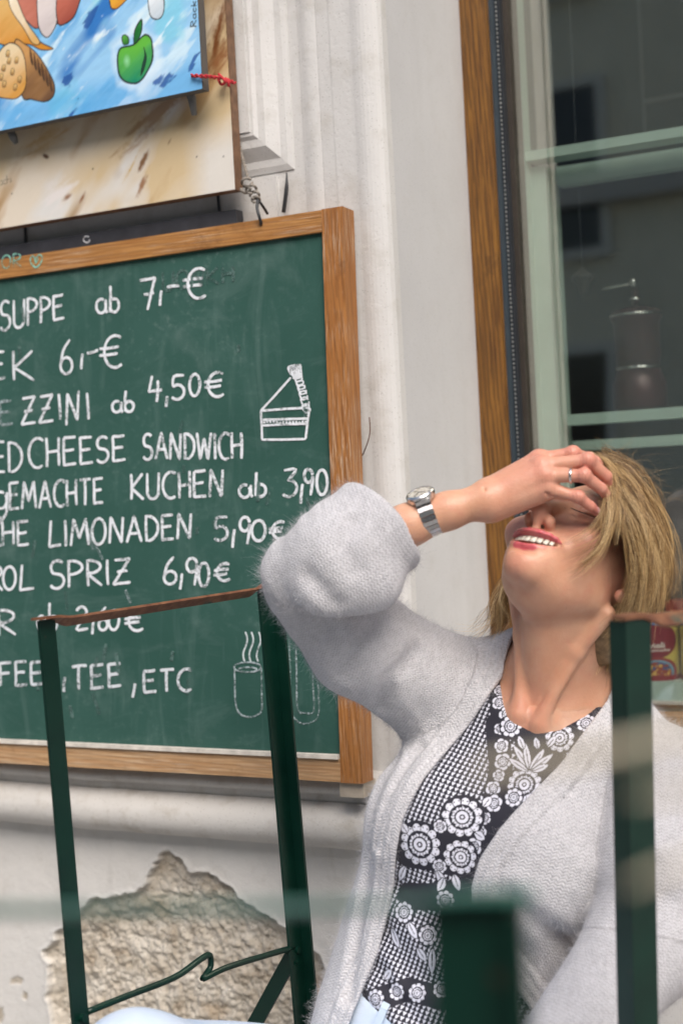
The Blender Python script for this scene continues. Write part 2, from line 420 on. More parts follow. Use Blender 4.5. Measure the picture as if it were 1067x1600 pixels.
rough = 0.010 * fbm(p3 * 11, 4, 11) + 0.022 * np.abs(fbm(p3 * 38, 4, 21)) + 0.010 * fbm(p3 * 150, 3, 31)
second = 1 / (1 + np.exp(np.clip((sdv + 0.022 + 0.05 * fbm(p3 * 9, 2, 44)) / 0.0018, -40, 40)))     # an inner, deeper coat edge
hgt = inside * np.where(isbig, 0.014 + 0.008 * second + 0.006 * deep - rough * (0.35 + 0.65 * deep), 0.003)
lip = np.exp(-(np.clip(sdv, 0, 1) / 0.006) ** 2) * (sdv > 0) * 0.0028 * (isbig)
flat = 0.0030 * fbm(p3 * 7, 3, 61) + 0.0008 * fbm(p3 * 60, 2, 71)
yv = -0.010 + hgt - lip + flat * (1 - inside)
idx = np.arange(nx * nz).reshape(nz, nx)
fc = np.stack([idx[:-1, :-1].ravel(), idx[:-1, 1:].ravel(), idx[1:, 1:].ravel(), idx[1:, :-1].ravel()], 1)
M_LOW = Mat("lower_wall", 0.9)
_in = M_LOW.attr("bare"); _big = M_LOW.noise(4, 6, 0.6); _med = M_LOW.noise(24, 6, 0.65)
_paint = M_LOW.mix(M_LOW.ramp(_big, [(0.35, 0.0), (0.7, 1.0)]), (0.63, 0.615, 0.59), (0.57, 0.555, 0.53))
_paint = M_LOW.mix(M_LOW.ramp(_med, [(0.55, 0.0), (0.8, 0.5)]), _paint, (0.47, 0.44, 0.40))
_paint = M_LOW.mix(M_LOW.ramp(M_LOW.noise(5, 6, 0.65, vec=M_LOW.map(scale=(3, 1, 0.7))), [(0.56, 0.0), (0.78, 0.4)]), _paint, (0.30, 0.29, 0.27))
_bare = M_LOW.ramp(_med, [(0.25, (0.27, 0.215, 0.155)), (0.42, (0.44, 0.39, 0.32)), (0.6, (0.56, 0.515, 0.445)), (0.8, (0.65, 0.615, 0.55))])
_bare = M_LOW.mix(M_LOW.ramp(M_LOW.noise(9, 4), [(0.58, 0.0), (0.72, 0.6)]), _bare, (0.36, 0.26, 0.16))
_grit = M_LOW.n('TexVoronoi', 0, Vector=M_LOW.tc(), Scale=130.0)
_bare = M_LOW.mix(M_LOW.ramp(_grit, [(0.1, 0.75), (0.24, 0.0)]), _bare, (0.16, 0.13, 0.105))
_br = M_LOW.attr("brick"); _bare = M_LOW.mix(_br, _bare, M_LOW.ramp(M_LOW.noise(60, 4), [(0.35, (0.33, 0.16, 0.10)), (0.65, (0.42, 0.32, 0.25))]))
M_LOW.set('Base Color', M_LOW.mix(_in, _paint, _bare))
M_LOW.bump(M_LOW.math('ADD', M_LOW.noise(90, 5, 0.7), M_LOW.math('MULTIPLY', M_LOW.noise(300, 3), 0.5)), 0.45, 0.002)
lw = np_mesh("lower_wall", np.stack([pts[:, 0], yv, pts[:, 1]], 1), fc, M_LOW.m, facade)
at = lw.data.attributes.new("bare", 'FLOAT', 'POINT'); at.data.foreach_set('value', inside.astype(np.float32))
brk = PW(490, 1575, 0); dbr = np.hypot(pts[:, 0] - brk[0], (pts[:, 1] - brk[2]) * 0.8)
at = lw.data.attributes.new("brick", 'FLOAT', 'POINT'); at.data.foreach_set('value', (np.clip(1 - dbr / 0.045 + 1.2 * fbm(p3 * 40, 3, 91), 0, 1)).astype(np.float32))
b = bmesh.new()
add_box(b, (-6.5, -0.010, 0), (x0 + 0.0005, 0.3, ZL0 + 0.012)); add_box(b, (x0, -0.009, 0), (x1, 0.3, z0 + 0.0005)); add_box(b, (x0, 0.06, z0 - 0.01), (x1 + 0.002, 0.3, ZL0 + 0.01))
bm_obj("lower_wall", b, M_WALL, facade)

# ================================================================== WINDOW
win = thing("shop_window", (XC, YW, ZSILL), "large shop window with brown oak frame and mint green inner sash", "window")
M_MINT = simple("mint_paint", (0.42, 0.54, 0.48), 0.4, 0, 0.06, 9, 0.04)
M_SEAL = simple("dark_seal", (0.022, 0.026, 0.032), 0.35, 0, 0.2, 30)
M_BLUE = simple("blue_edge", (0.035, 0.05, 0.065), 0.35, 0, 0.15, 30)
zt = TOP - 0.36
xw1 = PW(773, 300, YW)[0]
b = bmesh.new(); add_box(b, (XC - 0.004, YW, ZSILL), (xw1, YW + 0.055, zt)); 
add_box(b, (XWR - 0.09, YW, ZSILL), (XWR, YW + 0.055, zt)); add_box(b, (xw1 + 0.0005, YW + 0.002, ZSILL), (XWR - 0.0905, YW + 0.055, ZSILL + 0.018))
bm_obj("oak_frame", b, M_WIN_WOOD, win, bevel=0.005)
def wbar(Xa, Xb, Yref, y, t, mat, name, z0=None, z1=None):
    xa, xb = PW(Xa, Yref, y)[0], PW(Xb, Yref, y)[0]
    b = bmesh.new(); add_box(b, (xa, y, ZSILL + 0.04 if z0 is None else z0), (xb, y + t, zt - 0.005 if z1 is None else z1)); return bm_obj(name, b, mat, win, bevel=0.0015)
yg = YW + 0.022
wbar(771, 779, 300, YW + 0.012, 0.06, M_BLUE, "metal_edge")
wbar(780, 794, 300, YW + 0.035, 0.05, M_SEAL, "seal_strip")
bz = bmesh.new()                                          # ribbed spacer strip: a column of small bright studs
xz = PW(788, 300, YW + 0.034)[0]
for k in range(210):
    z = 0.75 + k * 0.0075
    add_box(bz, (xz, YW + 0.0325, z), (xz + 0.0022, YW + 0.0345, z + 0.0035))
bm_obj("spacer_studs", bz, simple("spacer_metal", (0.4, 0.41, 0.4), 0.4, 0.5), win)
wbar(794, 806, 300, YW + 0.05, 0.05, simple("dark_wood", (0.035, 0.028, 0.022), 0.5), "dark_jamb")
y3 = YW + 0.15
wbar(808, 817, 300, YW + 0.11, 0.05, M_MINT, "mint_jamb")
wbar(817, 828, 300, YW + 0.16, 0.05, simple("shadow_jamb", (0.09, 0.11, 0.10), 0.5), "gap_shade_strip")  # strip in the gap beside the sash, its shade painted as dark colour
# inner sash: stile, transoms, rails
zA = PW(829, 262, y3)[2]; zs0 = PW(1040, 1092, y3)[2]
wbar(828.5, 853, 300, y3, 0.075, M_MINT, "sash_stile", zs0 + 0.001, zA)
def hrail(Xa, Ya, Yb, y, t, name, x1=None, x0=None):
    p0 = PW(Xa, Ya, y); p1 = PW(Xa, Yb, y)
    b = bmesh.new(); add_box(b, (p0[0] if x0 is None else x0, y, p1[2]), (XWR - 0.06, y + t, p0[2])); return bm_obj(name, b, M_MINT, win, bevel=0.002)
hrail(820, 237, 252, YW + 0.13, 0.05, "transom")
hrail(868, 261, 291, y3 + 0.055, 0.03, "sash_rail")
hrail(885, 648, 665, y3 + 0.02, 0.055, "shelf_rail")
hrail(885, 690, 706, y3 + 0.16, 0.02, "shelf_rail")
hrail(860, 1062, 1091, y3 - 0.02, 0.30, "sill_board", x0=PW(829, 262, y3)[0] - 0.03)
# glass
gm = Mat("window_glass", 0.02); gm.nt.nodes.remove(gm.b)
tr = gm.nt.nodes.new('ShaderNodeBsdfTransparent'); tr.inputs[0].default_value = (0.94, 0.965, 0.95, 1)
gl = gm.nt.nodes.new('ShaderNodeBsdfGlossy'); gl.inputs['Roughness'].default_value = 0.03; gl.inputs[0].default_value = (1.0, 0.965, 0.86, 1)
mx = gm.nt.nodes.new('ShaderNodeMixShader'); lwt = gm.nt.nodes.new('ShaderNodeLayerWeight')
gb = gm.nt.nodes.new('ShaderNodeBump'); gb.inputs['Strength'].default_value = 0.05; gb.inputs['Distance'].default_value = 0.02
gm.nt.links.new(gm.noise(2.2, 1), gb.inputs['Height']); gm.nt.links.new(gb.outputs[0], gl.inputs['Normal'])
lwt.outputs[1]; fr = gm.math('MULTIPLY_ADD', gm.math('POWER', lwt.outputs[1], 4.0), 0.6, 0.21)
gm.nt.links.new(fr, mx.inputs[0]); gm.nt.links.new(tr.outputs[0], mx.inputs[1]); gm.nt.links.new(gl.outputs[0], mx.inputs[2]); gm.nt.links.new(mx.outputs[0], gm.out.inputs[0])
b = bmesh.new(); add_box(b, (PW(800, 300, YW + 0.06)[0], YW + 0.060, ZSILL + 0.019), (XWR - 0.09, YW + 0.064, zt - 0.01)); bm_obj("glass_pane", b, gm.m, win)
# room behind the window
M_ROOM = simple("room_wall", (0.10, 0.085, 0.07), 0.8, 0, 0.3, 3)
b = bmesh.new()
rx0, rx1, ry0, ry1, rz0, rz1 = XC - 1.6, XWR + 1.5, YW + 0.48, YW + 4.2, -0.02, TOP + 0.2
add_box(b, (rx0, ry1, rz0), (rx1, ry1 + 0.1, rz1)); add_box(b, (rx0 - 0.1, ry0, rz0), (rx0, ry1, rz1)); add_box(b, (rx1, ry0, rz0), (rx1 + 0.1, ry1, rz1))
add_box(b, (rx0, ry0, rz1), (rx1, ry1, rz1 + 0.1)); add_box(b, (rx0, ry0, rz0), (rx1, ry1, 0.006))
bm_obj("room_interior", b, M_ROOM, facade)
# tiled dark panel seen deep in the room
tl = Mat("dark_tiles", 0.25); _b = tl.n('TexBrick', 0, props={'offset': 0.0}, Vector=tl.map(rot=(R(90), 0, 0)), Scale=1.0, Color1=(0.03, 0.028, 0.027), Color2=(0.036, 0.033, 0.03), Mortar=(0.28, 0.27, 0.25), Mortar_Size=0.006, Brick_Width=0.42, Row_Height=0.30)
tl.set('Base Color', _b)
q = PW(1000, 100, YW + 1.5); b = bmesh.new(); add_box(b, (q[0], YW + 1.5, PW(1000, 205, YW + 1.5)[2]), (q[0] + 1.2, YW + 1.55, 3.4)); tag(bm_obj("tiled_screen", b, tl.m, None, origin=(q[0], YW + 1.5, 1.3)), "dark tiled screen with pale joints deep inside the room, top right behind the glass", "screen")
# coffee grinder on the shelf rail
M_RED = simple("grinder_red", (0.045, 0.005, 0.007), 0.35, 0.2, 0.3, 12); M_CHR = simple("chrome", (0.7, 0.7, 0.68), 0.15, 1.0, 0.05)
gy = y3 + 0.22
def gpx(X, Y): return PW(X, Y, gy)
gc = gpx(1000, 640); zz = lambda Y: gpx(1000, Y)[2] - gc[2]; rr = lambda px: px / FPX * np.dot(gc - CAM, FW)
gr = thing("coffee_grinder", gc, "dark red coffee grinder with chrome knob on the window shelf behind the glass", "grinder")
b = bmesh.new(); add_lathe(b, [(rr(40), 0), (rr(42), 0.006), (rr(42), zz(598)), (rr(38), zz(592)), (rr(34), zz(575))], gc, 28); bm_obj("base", b, M_RED, gr, smooth=True)
b = bmesh.new(); add_lathe(b, [(rr(34), zz(575) + 0.0005), (rr(35), zz(560)), (rr(36), zz(505)), (rr(40), zz(498)), (rr(41), zz(490)), (rr(34), zz(484)), (rr(12), zz(478))], gc, 28); bm_obj("hopper", b, M_RED, gr, smooth=True)
b = bmesh.new(); add_tube(b, [gc + (0, 0, zz(478)), gc + (0, 0, zz(450))], rr(5), 10); bm_obj("spindle", b, M_RED, gr)
b = bmesh.new(); add_tube(b, smooth_path([gpx(940, 452), gpx(965, 447), gpx(990, 443)], 5), rr(2.5), 8); add_lathe(b, [(rr(2), 0), (rr(5), 0.004), (rr(6), 0.012), (rr(3), 0.018)], gpx(989, 450), 14); bm_obj("crank", b, M_CHR, gr, smooth=True)
b = bmesh.new(); add_lathe(b, [(rr(9), zz(470)), (rr(9), zz(465)), (rr(4), zz(463))], gc, 20); add_lathe(b, [(rr(35.5), zz(577)), (rr(35.8), zz(575)), (rr(35.5), zz(573))], gc, 28); add_lathe(b, [(rr(41.2), zz(494)), (rr(41.8), zz(492)), (rr(41.2), zz(490))], gc, 28)
bm_obj("trim_ring", b, M_CHR, gr, smooth=True)
# hanging dark lamp finial
hc = PW(911, 462, y3 + 0.25); k = 1 / FPX * np.dot(hc - CAM, FW)
pen = thing("pendant_lamp", hc, "small dark urn shaped pendant hanging in the room behind the glass", "lamp")
b = bmesh.new(); add_lathe(b, [(5 * k, 0), (7 * k, 4 * k), (9 * k, 16 * k), (17 * k, 26 * k), (18 * k, 30 * k), (10 * k, 36 * k), (4 * k, 40 * k), (3 * k, 44 * k)], hc, 24); bm_obj("shade", b, simple("pendant_metal", (0.03, 0.024, 0.022), 0.4), pen, smooth=True)
b = bmesh.new(); add_tube(b, [hc + (0, 0, 43 * k), hc + (0, 0, 2.0)], 0.0012, 6); bm_obj("cord", b, M_SEAL, pen)
# tin of ravioli on the sill board
cy_ = y3 + 0.03
cb = PW(1022, 1066, cy_); k = np.dot(cb - CAM, FW) / FPX
can_r = 42 * k; can_h = PW(1022, 960, cy_)[2] - cb[2]
can = thing("food_tin", cb, "tin with red and yellow printed label on the mint sill behind the right green post", "tin")
b = bmesh.new(); add_lathe(b, [(can_r * .97, 0.0005), (can_r, 0.002), (can_r, 0.004), (can_r * .975, 0.006), (can_r * .975, can_h - 0.006), (can_r, can_h - 0.004), (can_r, can_h - 0.001), (can_r * .93, can_h), (can_r * .92, can_h - 0.003)], cb, 40)
bm_obj("tin_body", b, M_CHR, can, smooth=True)
# ================================================================== GLYPHS (hand-lettered strokes, unit box)
def arcp(cx, cy, rx, ry, a0, a1, n=10): return [(cx + rx * math.cos(R(a0 + (a1 - a0) * i / n)), cy + ry * math.sin(R(a0 + (a1 - a0) * i / n))) for i in range(n + 1)]
GL = {
 'A': (0.62, [[(0, 0), (0.3, 1), (0.62, 0)], [(0.12, 0.36), (0.52, 0.38)]]),
 'C': (0.5, [arcp(0.36, 0.5, 0.36, 0.5, 55, 300)]),
 'D': (0.5, [[(0.03, 0), (0, 1)], [(-0.04, 0.98)] + arcp(0.05, 0.5, 0.46, 0.49, 80, -85)]),
 'E': (0.5, [[(0.02, 0), (0, 1)], [(0, 0.98), (0.46, 1.0)], [(0.02, 0.52), (0.4, 0.55)], [(0.0, 0.02), (0.5, 0.04)]]),
 'F': (0.48, [[(0.02, 0), (0, 1)], [(0, 0.97), (0.46, 1.0)], [(0.02, 0.52), (0.38, 0.55)]]),
 'H': (0.52, [[(0.03, 0), (0, 1)], [(0.5, 0), (0.48, 1)], [(0.0, 0.5), (0.5, 0.54)]]),
 'I': (0.06, [[(0.03, 0), (0.0, 1)]]),
 'K': (0.55, [[(0.02, 0), (0, 1)], [(0.5, 1), (0.03, 0.45), (0.55, 0)]]),
 'L': (0.48, [[(0.06, 1), (0, 0.02), (0.48, 0.06)]]),
 'M': (0.75, [[(0, 0), (0.12, 1), (0.36, 0.3), (0.62, 1), (0.75, 0)]]),
 'N': (0.56, [[(0, 0), (0.05, 1), (0.5, 0.03), (0.56, 1)]]),
 'O': (0.55, [arcp(0.27, 0.5, 0.28, 0.5, 100, 465, 16)]),
 'P': (0.46, [[(0.02, 0), (0, 1)], [(-0.02, 0.97)] + arcp(0.06, 0.74, 0.4, 0.25, 80, -95)]),
 'R': (0.5, [[(0.02, 0), (0, 1)], [(-0.02, 0.97)] + arcp(0.05, 0.74, 0.4, 0.25, 80, -95) + [(0.5, 0)]]),
 'S': (0.46, [arcp(0.24, 0.75, 0.22, 0.25, 40, 235) + arcp(0.22, 0.26, 0.24, 0.26, 70, -150)]),
 'T': (0.56, [[(0.28, 0), (0.27, 1)], [(0, 0.98), (0.56, 1.0)]]),
 'U': (0.5, [[(0, 1), (0.01, 0.35)] + arcp(0.25, 0.27, 0.24, 0.27, 180, 350) + [(0.5, 1)]]),
 'W': (0.75, [[(0, 1), (0.18, 0), (0.38, 0.75), (0.58, 0), (0.75, 1)]]),
 'Z': (0.56, [[(0.03, 0.97), (0.52, 1), (0, 0.02), (0.56, 0.04)], [(0.1, 0.5), (0.44, 0.53)]]),
 'a': (0.42, [arcp(0.2, 0.26, 0.2, 0.26, 60, 400, 14), [(0.4, 0.5), (0.39, 0.1), (0.46, 0.0)]]),
 'b': (0.4, [[(0.02, 1), (0, 0.02)], arcp(0.18, 0.25, 0.19, 0.25, 150, -170, 14)]),
 'g': (0.42, [arcp(0.2, 0.3, 0.2, 0.26, 60, 400, 14), [(0.4, 0.55), (0.38, -0.1), (0.25, -0.3), (0.05, -0.22)]]),
 '0': (0.5, [arcp(0.25, 0.5, 0.25, 0.5, 95, 460, 16)]),
 '2': (0.5, [arcp(0.24, 0.74, 0.22, 0.25, 160, -20) + [(0.02, 0.03), (0.52, 0.04)]]),
 '3': (0.48, [[(0.02, 0.96), (0.42, 0.98), (0.18, 0.6)] + arcp(0.18, 0.3, 0.27, 0.3, 85, -140)]),
 '4': (0.52, [[(0.12, 1), (0.0, 0.42), (0.5, 0.46)], [(0.34, 0.8), (0.3, 0)]]),
 '5': (0.5, [[(0.46, 1), (0.08, 0.97), (0.04, 0.58)] + arcp(0.2, 0.32, 0.27, 0.3, 95, -140)]),
 '6': (0.42, [[(0.32, 1), (0.1, 0.7), (0.01, 0.3)] + arcp(0.2, 0.24, 0.2, 0.24, 180, 520, 14)]),
 '7': (0.5, [[(0, 0.95), (0.5, 1), (0.26, 0)], [(0.12, 0.5), (0.46, 0.55)]]),
 '9': (0.42, [arcp(0.2, 0.74, 0.2, 0.25, 10, 360, 14) + [(0.37, 0.4), (0.3, 0)]]),
 '\u20ac': (0.75, [arcp(0.48, 0.5, 0.34, 0.5, 60, 305), [(0.0, 0.62), (0.6, 0.66)], [(0.0, 0.4), (0.56, 0.44)]]),
 ',': (0.1, [[(0.1, 1), (0.0, 0)]]), '-': (0.4, [[(0, 0.5), (0.4, 0.5)]]),
 'v': (0.4, [[(0, 0.55), (0.18, 0), (0.4, 0.55)]]), 'i': (0.08, [[(0.03, 0.5), (0.03, 0)], [(0.03, 0.72), (0.04, 0.74)]]), 'o': (0.4, [arcp(0.2, 0.27, 0.2, 0.27, 90, 450, 12)]), 'l': (0.08, [[(0.03, 1), (0.03, 0)]]),
 'c': (0.35, [arcp(0.2, 0.27, 0.2, 0.27, 50, 310, 10)]), 'k': (0.38, [[(0, 1), (0, 0)], [(0.34, 0.55), (0.02, 0.25), (0.38, 0)]]), 'r': (0.3, [[(0, 0.5), (0, 0)], [(0, 0.3), (0.12, 0.5), (0.3, 0.5)]]),
 't': (0.3, [[(0.12, 0.9), (0.12, 0.05), (0.3, 0)], [(0, 0.55), (0.3, 0.55)]]), 'm': (0.6, [[(0, 0.5), (0, 0)], [(0, 0.35), (0.15, 0.5), (0.28, 0.35), (0.28, 0)], [(0.28, 0.35), (0.43, 0.5), (0.56, 0.35), (0.56, 0)]]),
 'e': (0.4, [[(0.02, 0.28), (0.38, 0.3)] + arcp(0.2, 0.27, 0.19, 0.27, 10, 300, 10)]), 'n': (0.36, [[(0, 0.5), (0, 0)], [(0, 0.35), (0.16, 0.5), (0.34, 0.35), (0.34, 0)]]), 's': (0.3, [[(0.28, 0.48), (0.08, 0.5), (0.05, 0.33), (0.27, 0.2), (0.2, 0.02), (0, 0.05)]]),
 '/': (0.3, [[(0, -0.1), (0.3, 1)]]),
}
def word_px(text, x0, y0, x1, y1, h0, h1, jit=0.03):
    """strokes in photo pixels for a word from x0 to x1 on a baseline y0..y1"""
    gap = 0.17; ws = [GL[c][0] if c != ' ' else 0.3 for c in text]; tot = sum(ws) + gap * (len(text) - 1); out = []; cur = 0
    for c, wd in zip(text, ws):
        if c != ' ':
            for st in GL[c][1]:
                pl = []
                dj = ((random.random() - .5) * jit, (random.random() - .5) * jit)
                for gx_, gy_ in st:
                    t = (cur + gx_ + dj[0]) / tot; h = h0 + (h1 - h0) * t
                    pl.append((x0 + (x1 - x0) * t, y0 + (y1 - y0) * t - (gy_ + dj[1]) * h))
                out.append(pl)
        cur += wd + gap
    return out

# ================================================================== CHALKBOARD
yT = -0.05
b_tr = PW(535, 322, yT)                                      # top right outer corner, front
ys = np.linspace(-0.25, 0.0, 2000)
yB = float(ys[np.argmin([abs(PW(566, 1225, y)[0] - b_tr[0]) for y in ys])])
b_br = PW(566, 1225, yB)
bz_ = (b_tr - b_br) / np.linalg.norm(b_tr - b_br); bx_ = np.array([1.0, 0, 0]); bx_ = bx_ - bz_ * np.dot(bx_, bz_); bx_ /= np.linalg.norm(bx_)
bn_ = np.cross(bx_, bz_)                                     # towards the street
H_B = float(np.linalg.norm(b_tr - b_br)); W_B = 1.32
board_o = b_br
def B(u, v, n=0.0): return board_o + bx_ * u + bz_ * v + bn_ * n      # u <= 0 leftwards, v up
def Buv(X, Y, n=0.0):
    p = Pplane(X, Y, board_o + bn_ * n, bn_); d = p - board_o; return float(d @ bx_), float(d @ bz_)
board = thing("chalkboard", board_o, "large green menu chalkboard in a worn wooden frame leaning on the wall ledge", "chalkboard")
uR = Buv(501.5, 362)[0]; uR2 = Buv(533, 1186)[0]; vT = Buv(502, 362)[1]; vBt = Buv(531, 1186)[1]
uR = (uR + uR2) / 2
T_B = 0.037
def bbox(bm, u0, v0, u1, v1, n0, n1): return add_slab(bm, [B(u0, v0, n0), B(u1, v0, n0), B(u1, v1, n0), B(u0, v1, n0)], bn_ * (n1 - n0))
b = bmesh.new(); bbox(b, uR, 0, 0, H_B, -T_B, 0); bm_obj("frame_stile", b, M_BW_Z, board, bevel=0.003)
b = bmesh.new(); bbox(b, -W_B, 0, -W_B - uR, H_B, -T_B, 0); bm_obj("frame_stile", b, M_BW_Z, board, bevel=0.003)
b = bmesh.new(); bbox(b, -W_B - uR + 0.0006, vT, uR - 0.0006, H_B - 0.0008, -T_B, -0.0006); bm_obj("frame_rail", b, M_BW_X, board, bevel=0.003)
b = bmesh.new(); bbox(b, -W_B - uR + 0.0006, 0.0008, uR - 0.0006, vBt, -T_B, -0.0006); bm_obj("frame_rail", b, M_BW_LOW, board, bevel=0.003)
sl = Mat("slate_green", 0.72)
_a = sl.noise(2.5, 6, 0.65); _c = sl.noise(6, 8, 0.7, vec=sl.map(scale=(1.0, 1, 2.2), rot=(0, 0.5, 0)), dist=1.2); _d = sl.noise(90, 4, 0.7)
c0 = sl.mix(sl.ramp(_a, [(0.3, 0.0), (0.7, 1.0)]), (0.018, 0.068, 0.053), (0.034, 0.098, 0.080))
c0 = sl.mix(sl.ramp(_c, [(0.52, 0.0), (0.75, 0.30)]), c0, (0.15, 0.22, 0.205))
wipe = sl.noise(5, 6, 0.6, vec=sl.map(scale=(5, 1, 0.9)), dist=0.8)
c0 = sl.mix(sl.ramp(wipe, [(0.55, 0.0), (0.8, 0.28)]), c0, (0.17, 0.25, 0.235))
c0 = sl.mix(sl.math('MULTIPLY', sl.ramp(_d, [(0.55, 0.0), (0.75, 1.0)]), sl.ramp(_a, [(0.4, 0.0), (0.65, 0.25)])), c0, (0.3, 0.36, 0.35))
sl.set('Base Color', c0); sl.bump(_d, 0.08, 0.001); sl.set('Specular IOR Level', 0.3)
REC = -0.008
b = bmesh.new(); bbox(b, -W_B - uR - 0.002, vBt - 0.004, uR + 0.004, vT + 0.004, REC - 0.010, REC); bm_obj("slate", b, sl.m, board)
b = bmesh.new()                                             # pale chalk ledge along the lower rail, and chalky inner edge
bbox(b, -W_B - uR + 0.002, vBt - 0.0002, uR - 0.002, vBt + 0.006, REC + 0.0002, 0.004); bm_obj("chalk_tray", b, simple("tray_chalk", (0.58, 0.54, 0.48), 0.9, 0, 0.2, 60), board, bevel=0.001)
def chalk(name, col, cover):
    m = Mat(name, 0.95); m.set('Base Color', m.mix(m.ramp(m.noise(80, 3), [(0.3, 0.0), (0.7, 1.0)]), tuple(c * 0.85 for c in col), col))
    n1 = m.noise(260, 4, 0.7); n2 = m.noise(28, 3, 0.6)
    f = m.math('ADD', m.math('MULTIPLY', n1, 0.55), m.math('MULTIPLY', n2, 0.45))
    m.set('Alpha', m.ramp(f, [(cover - 0.06, 0.12), (cover + 0.05, 1.0)])); m.set('Specular IOR Level', 0.05); return m.m
M_CHALK = chalk("chalk_white", (0.76, 0.79, 0.83), 0.44); M_CHALK_F = chalk("chalk_faint", (0.42, 0.50, 0.52), 0.53); M_CHALK_T = chalk("chalk_turquoise", (0.25, 0.55, 0.45), 0.5); M_GHOST = chalk("chalk_ghost", (0.10, 0.17, 0.155), 0.5)
ECNT = [0]
def strokes_to(name, strokes, mat, wpx=4.7, label=None, n0=REC):
    b = bmesh.new()
    for st in strokes:
        if len(st) > 2 and len(st) <= 5: 
            dense = []
            for p, q in zip(st, st[1:]):
                for k in range(5): dense.append((p[0] + (q[0] - p[0]) * k / 5, p[1] + (q[1] - p[1]) * k / 5))
            st = dense + [st[-1]]
        elif len(st) == 2:
            p, q = st; bow = (random.random() - .5) * 2.0; ln = math.hypot(q[0] - p[0], q[1] - p[1]) + 1e-6; nx_, ny_ = -(q[1] - p[1]) / ln, (q[0] - p[0]) / ln
            st = [(p[0] + (q[0] - p[0]) * t + nx_ * bow * math.sin(math.pi * t), p[1] + (q[1] - p[1]) * t + ny_ * bow * math.sin(math.pi * t)) for t in np.linspace(0, 1, 7)]
        pts = []
        for X, Y in st:
            u, v = Buv(X, Y, n0); pts.append(B(u, v, n0))
        pts = smooth_path(pts, 3) if len(pts) > 5 else pts
        ECNT[0] += 1
        add_ribbon(b, pts, wpx * 0.00099, bn_, 0.0009 + 0.00003 * (ECNT[0] % 20), 0.0009, jitter=0.12)
    o = bm_obj(name, b, mat, board)
    if label: o['label'] = label
W_ = word_px
lines = [
 (W_("SUPPE", 2, 517, 101, 498, 46, 38) + W_("ab", 151, 489, 188, 488, 42, 42) + W_("7", 220, 485, 243, 484, 49, 49) + [[(253, 454), (251, 478)], [(262, 449), (281, 447)]] + W_("\u20ac", 287, 467, 326, 465, 47, 47)),
 (W_("E", -12, 593, 9, 592, 43, 43) + W_("K", 22, 595, 54, 594, 46, 46) + W_("6", 95, 584, 114, 583, 53, 53) + [[(130, 553), (128, 577)], [(137, 552), (154, 547)]] + W_("\u20ac", 157, 576, 195, 574, 50, 50)),
 (W_("ZZ", 35, 664, 84, 659, 42, 42) + W_("I", 92, 656, 97, 656, 40, 40) + W_("N", 105, 665, 124, 656, 48, 46) + W_("I", 138, 656, 143, 655, 42, 42) + W_("ab", 176, 645, 211, 643, 33, 33) + W_("4", 234, 629, 255, 628, 42, 42) + [[(262, 619), (260, 636)]] + W_("5", 270, 625, 290, 624, 38, 38) + W_("0", 297, 620, 313, 618, 34, 34) + W_("\u20ac", 320, 621, 354, 619, 38, 38)),
 (W_("E", -6, 739, 9, 739, 48, 48) + W_("D", 15, 738, 35, 737, 47, 47) + W_("CHEESE", 47, 732, 197, 719, 47, 38) + W_("SANDWICH", 225, 718, 378, 717, 40, 41)),
 (W_("g", -6, 797, 13, 797, 50, 50) + W_("EMACHTE", 16, 797, 162, 787, 42, 40) + W_("KUCHEN", 205, 781, 349, 776, 40, 42) + W_("ab", 375, 777, 417, 776, 38, 38) + W_("3", 443, 776, 465, 775, 43, 43) + [[(473, 756), (470, 787)]] + W_("90", 476, 774, 512, 773, 42, 38)),
 (W_("C", -14, 853, 3, 853, 38, 38) + W_("HE", 5, 853, 46, 851, 38, 37) + W_("LIMONADEN", 79, 855, 299, 842, 41, 39) + W_("5", 336, 846, 357, 845, 37, 37) + [[(367, 827), (364, 856)]] + W_("9", 375, 851, 391, 850, 43, 43) + W_("0", 394, 846, 415, 845, 32, 32) + W_("\u20ac", 421, 843, 448, 841, 27, 27)),
 (W_("R", -12, 923, 5, 923, 40, 40) + W_("O", 7, 922, 26, 921, 36, 36) + W_("L", 33, 922, 54, 921, 40, 40) + W_("SPRIZ", 79, 921, 205, 911, 44, 38) + W_("6", 257, 913, 277, 912, 42, 42) + [[(285, 896), (282, 921)]] + W_("9", 293, 915, 310, 914, 43, 43) + W_("0", 311, 917, 327, 916, 37, 37) + W_("\u20ac", 335, 909, 363, 907, 27, 27)),
 (W_("R", 0, 993, 26, 991, 40, 40) + W_("ab", 60, 985, 91, 984, 42, 42) + W_("2", 120, 984, 138, 983, 36, 36) + [[(147, 966), (145, 991)]] + W_("6", 155, 985, 169, 984, 36, 36) + W_("0", 171, 985, 187, 984, 30, 30) + W_("\u20ac", 196, 987, 227, 985, 31, 31)),
]
for st in lines: strokes_to("chalk_writing", st, M_CHALK)
strokes_to("chalk_writing", W_("FEE", 1, 1072, 69, 1069, 37, 36) + [[(103, 1058), (101, 1081)]] + W_("TEE", 113, 1078, 190, 1072, 37, 36) + [[(212, 1068), (208, 1090)]] + W_("ETC", 226, 1082, 298, 1079, 34, 34), chalk("chalk_thin", (0.66, 0.70, 0.74), 0.46), 5.0)
strokes_to("chalk_writing", W_("E", 2, 664, 20, 663, 36, 36), M_CHALK_F, 5)
strokes_to("chalk_writing", W_("UONKH", 255, 455, 365, 440, 30, 24), M_GHOST, 5, "half erased ghost letters")
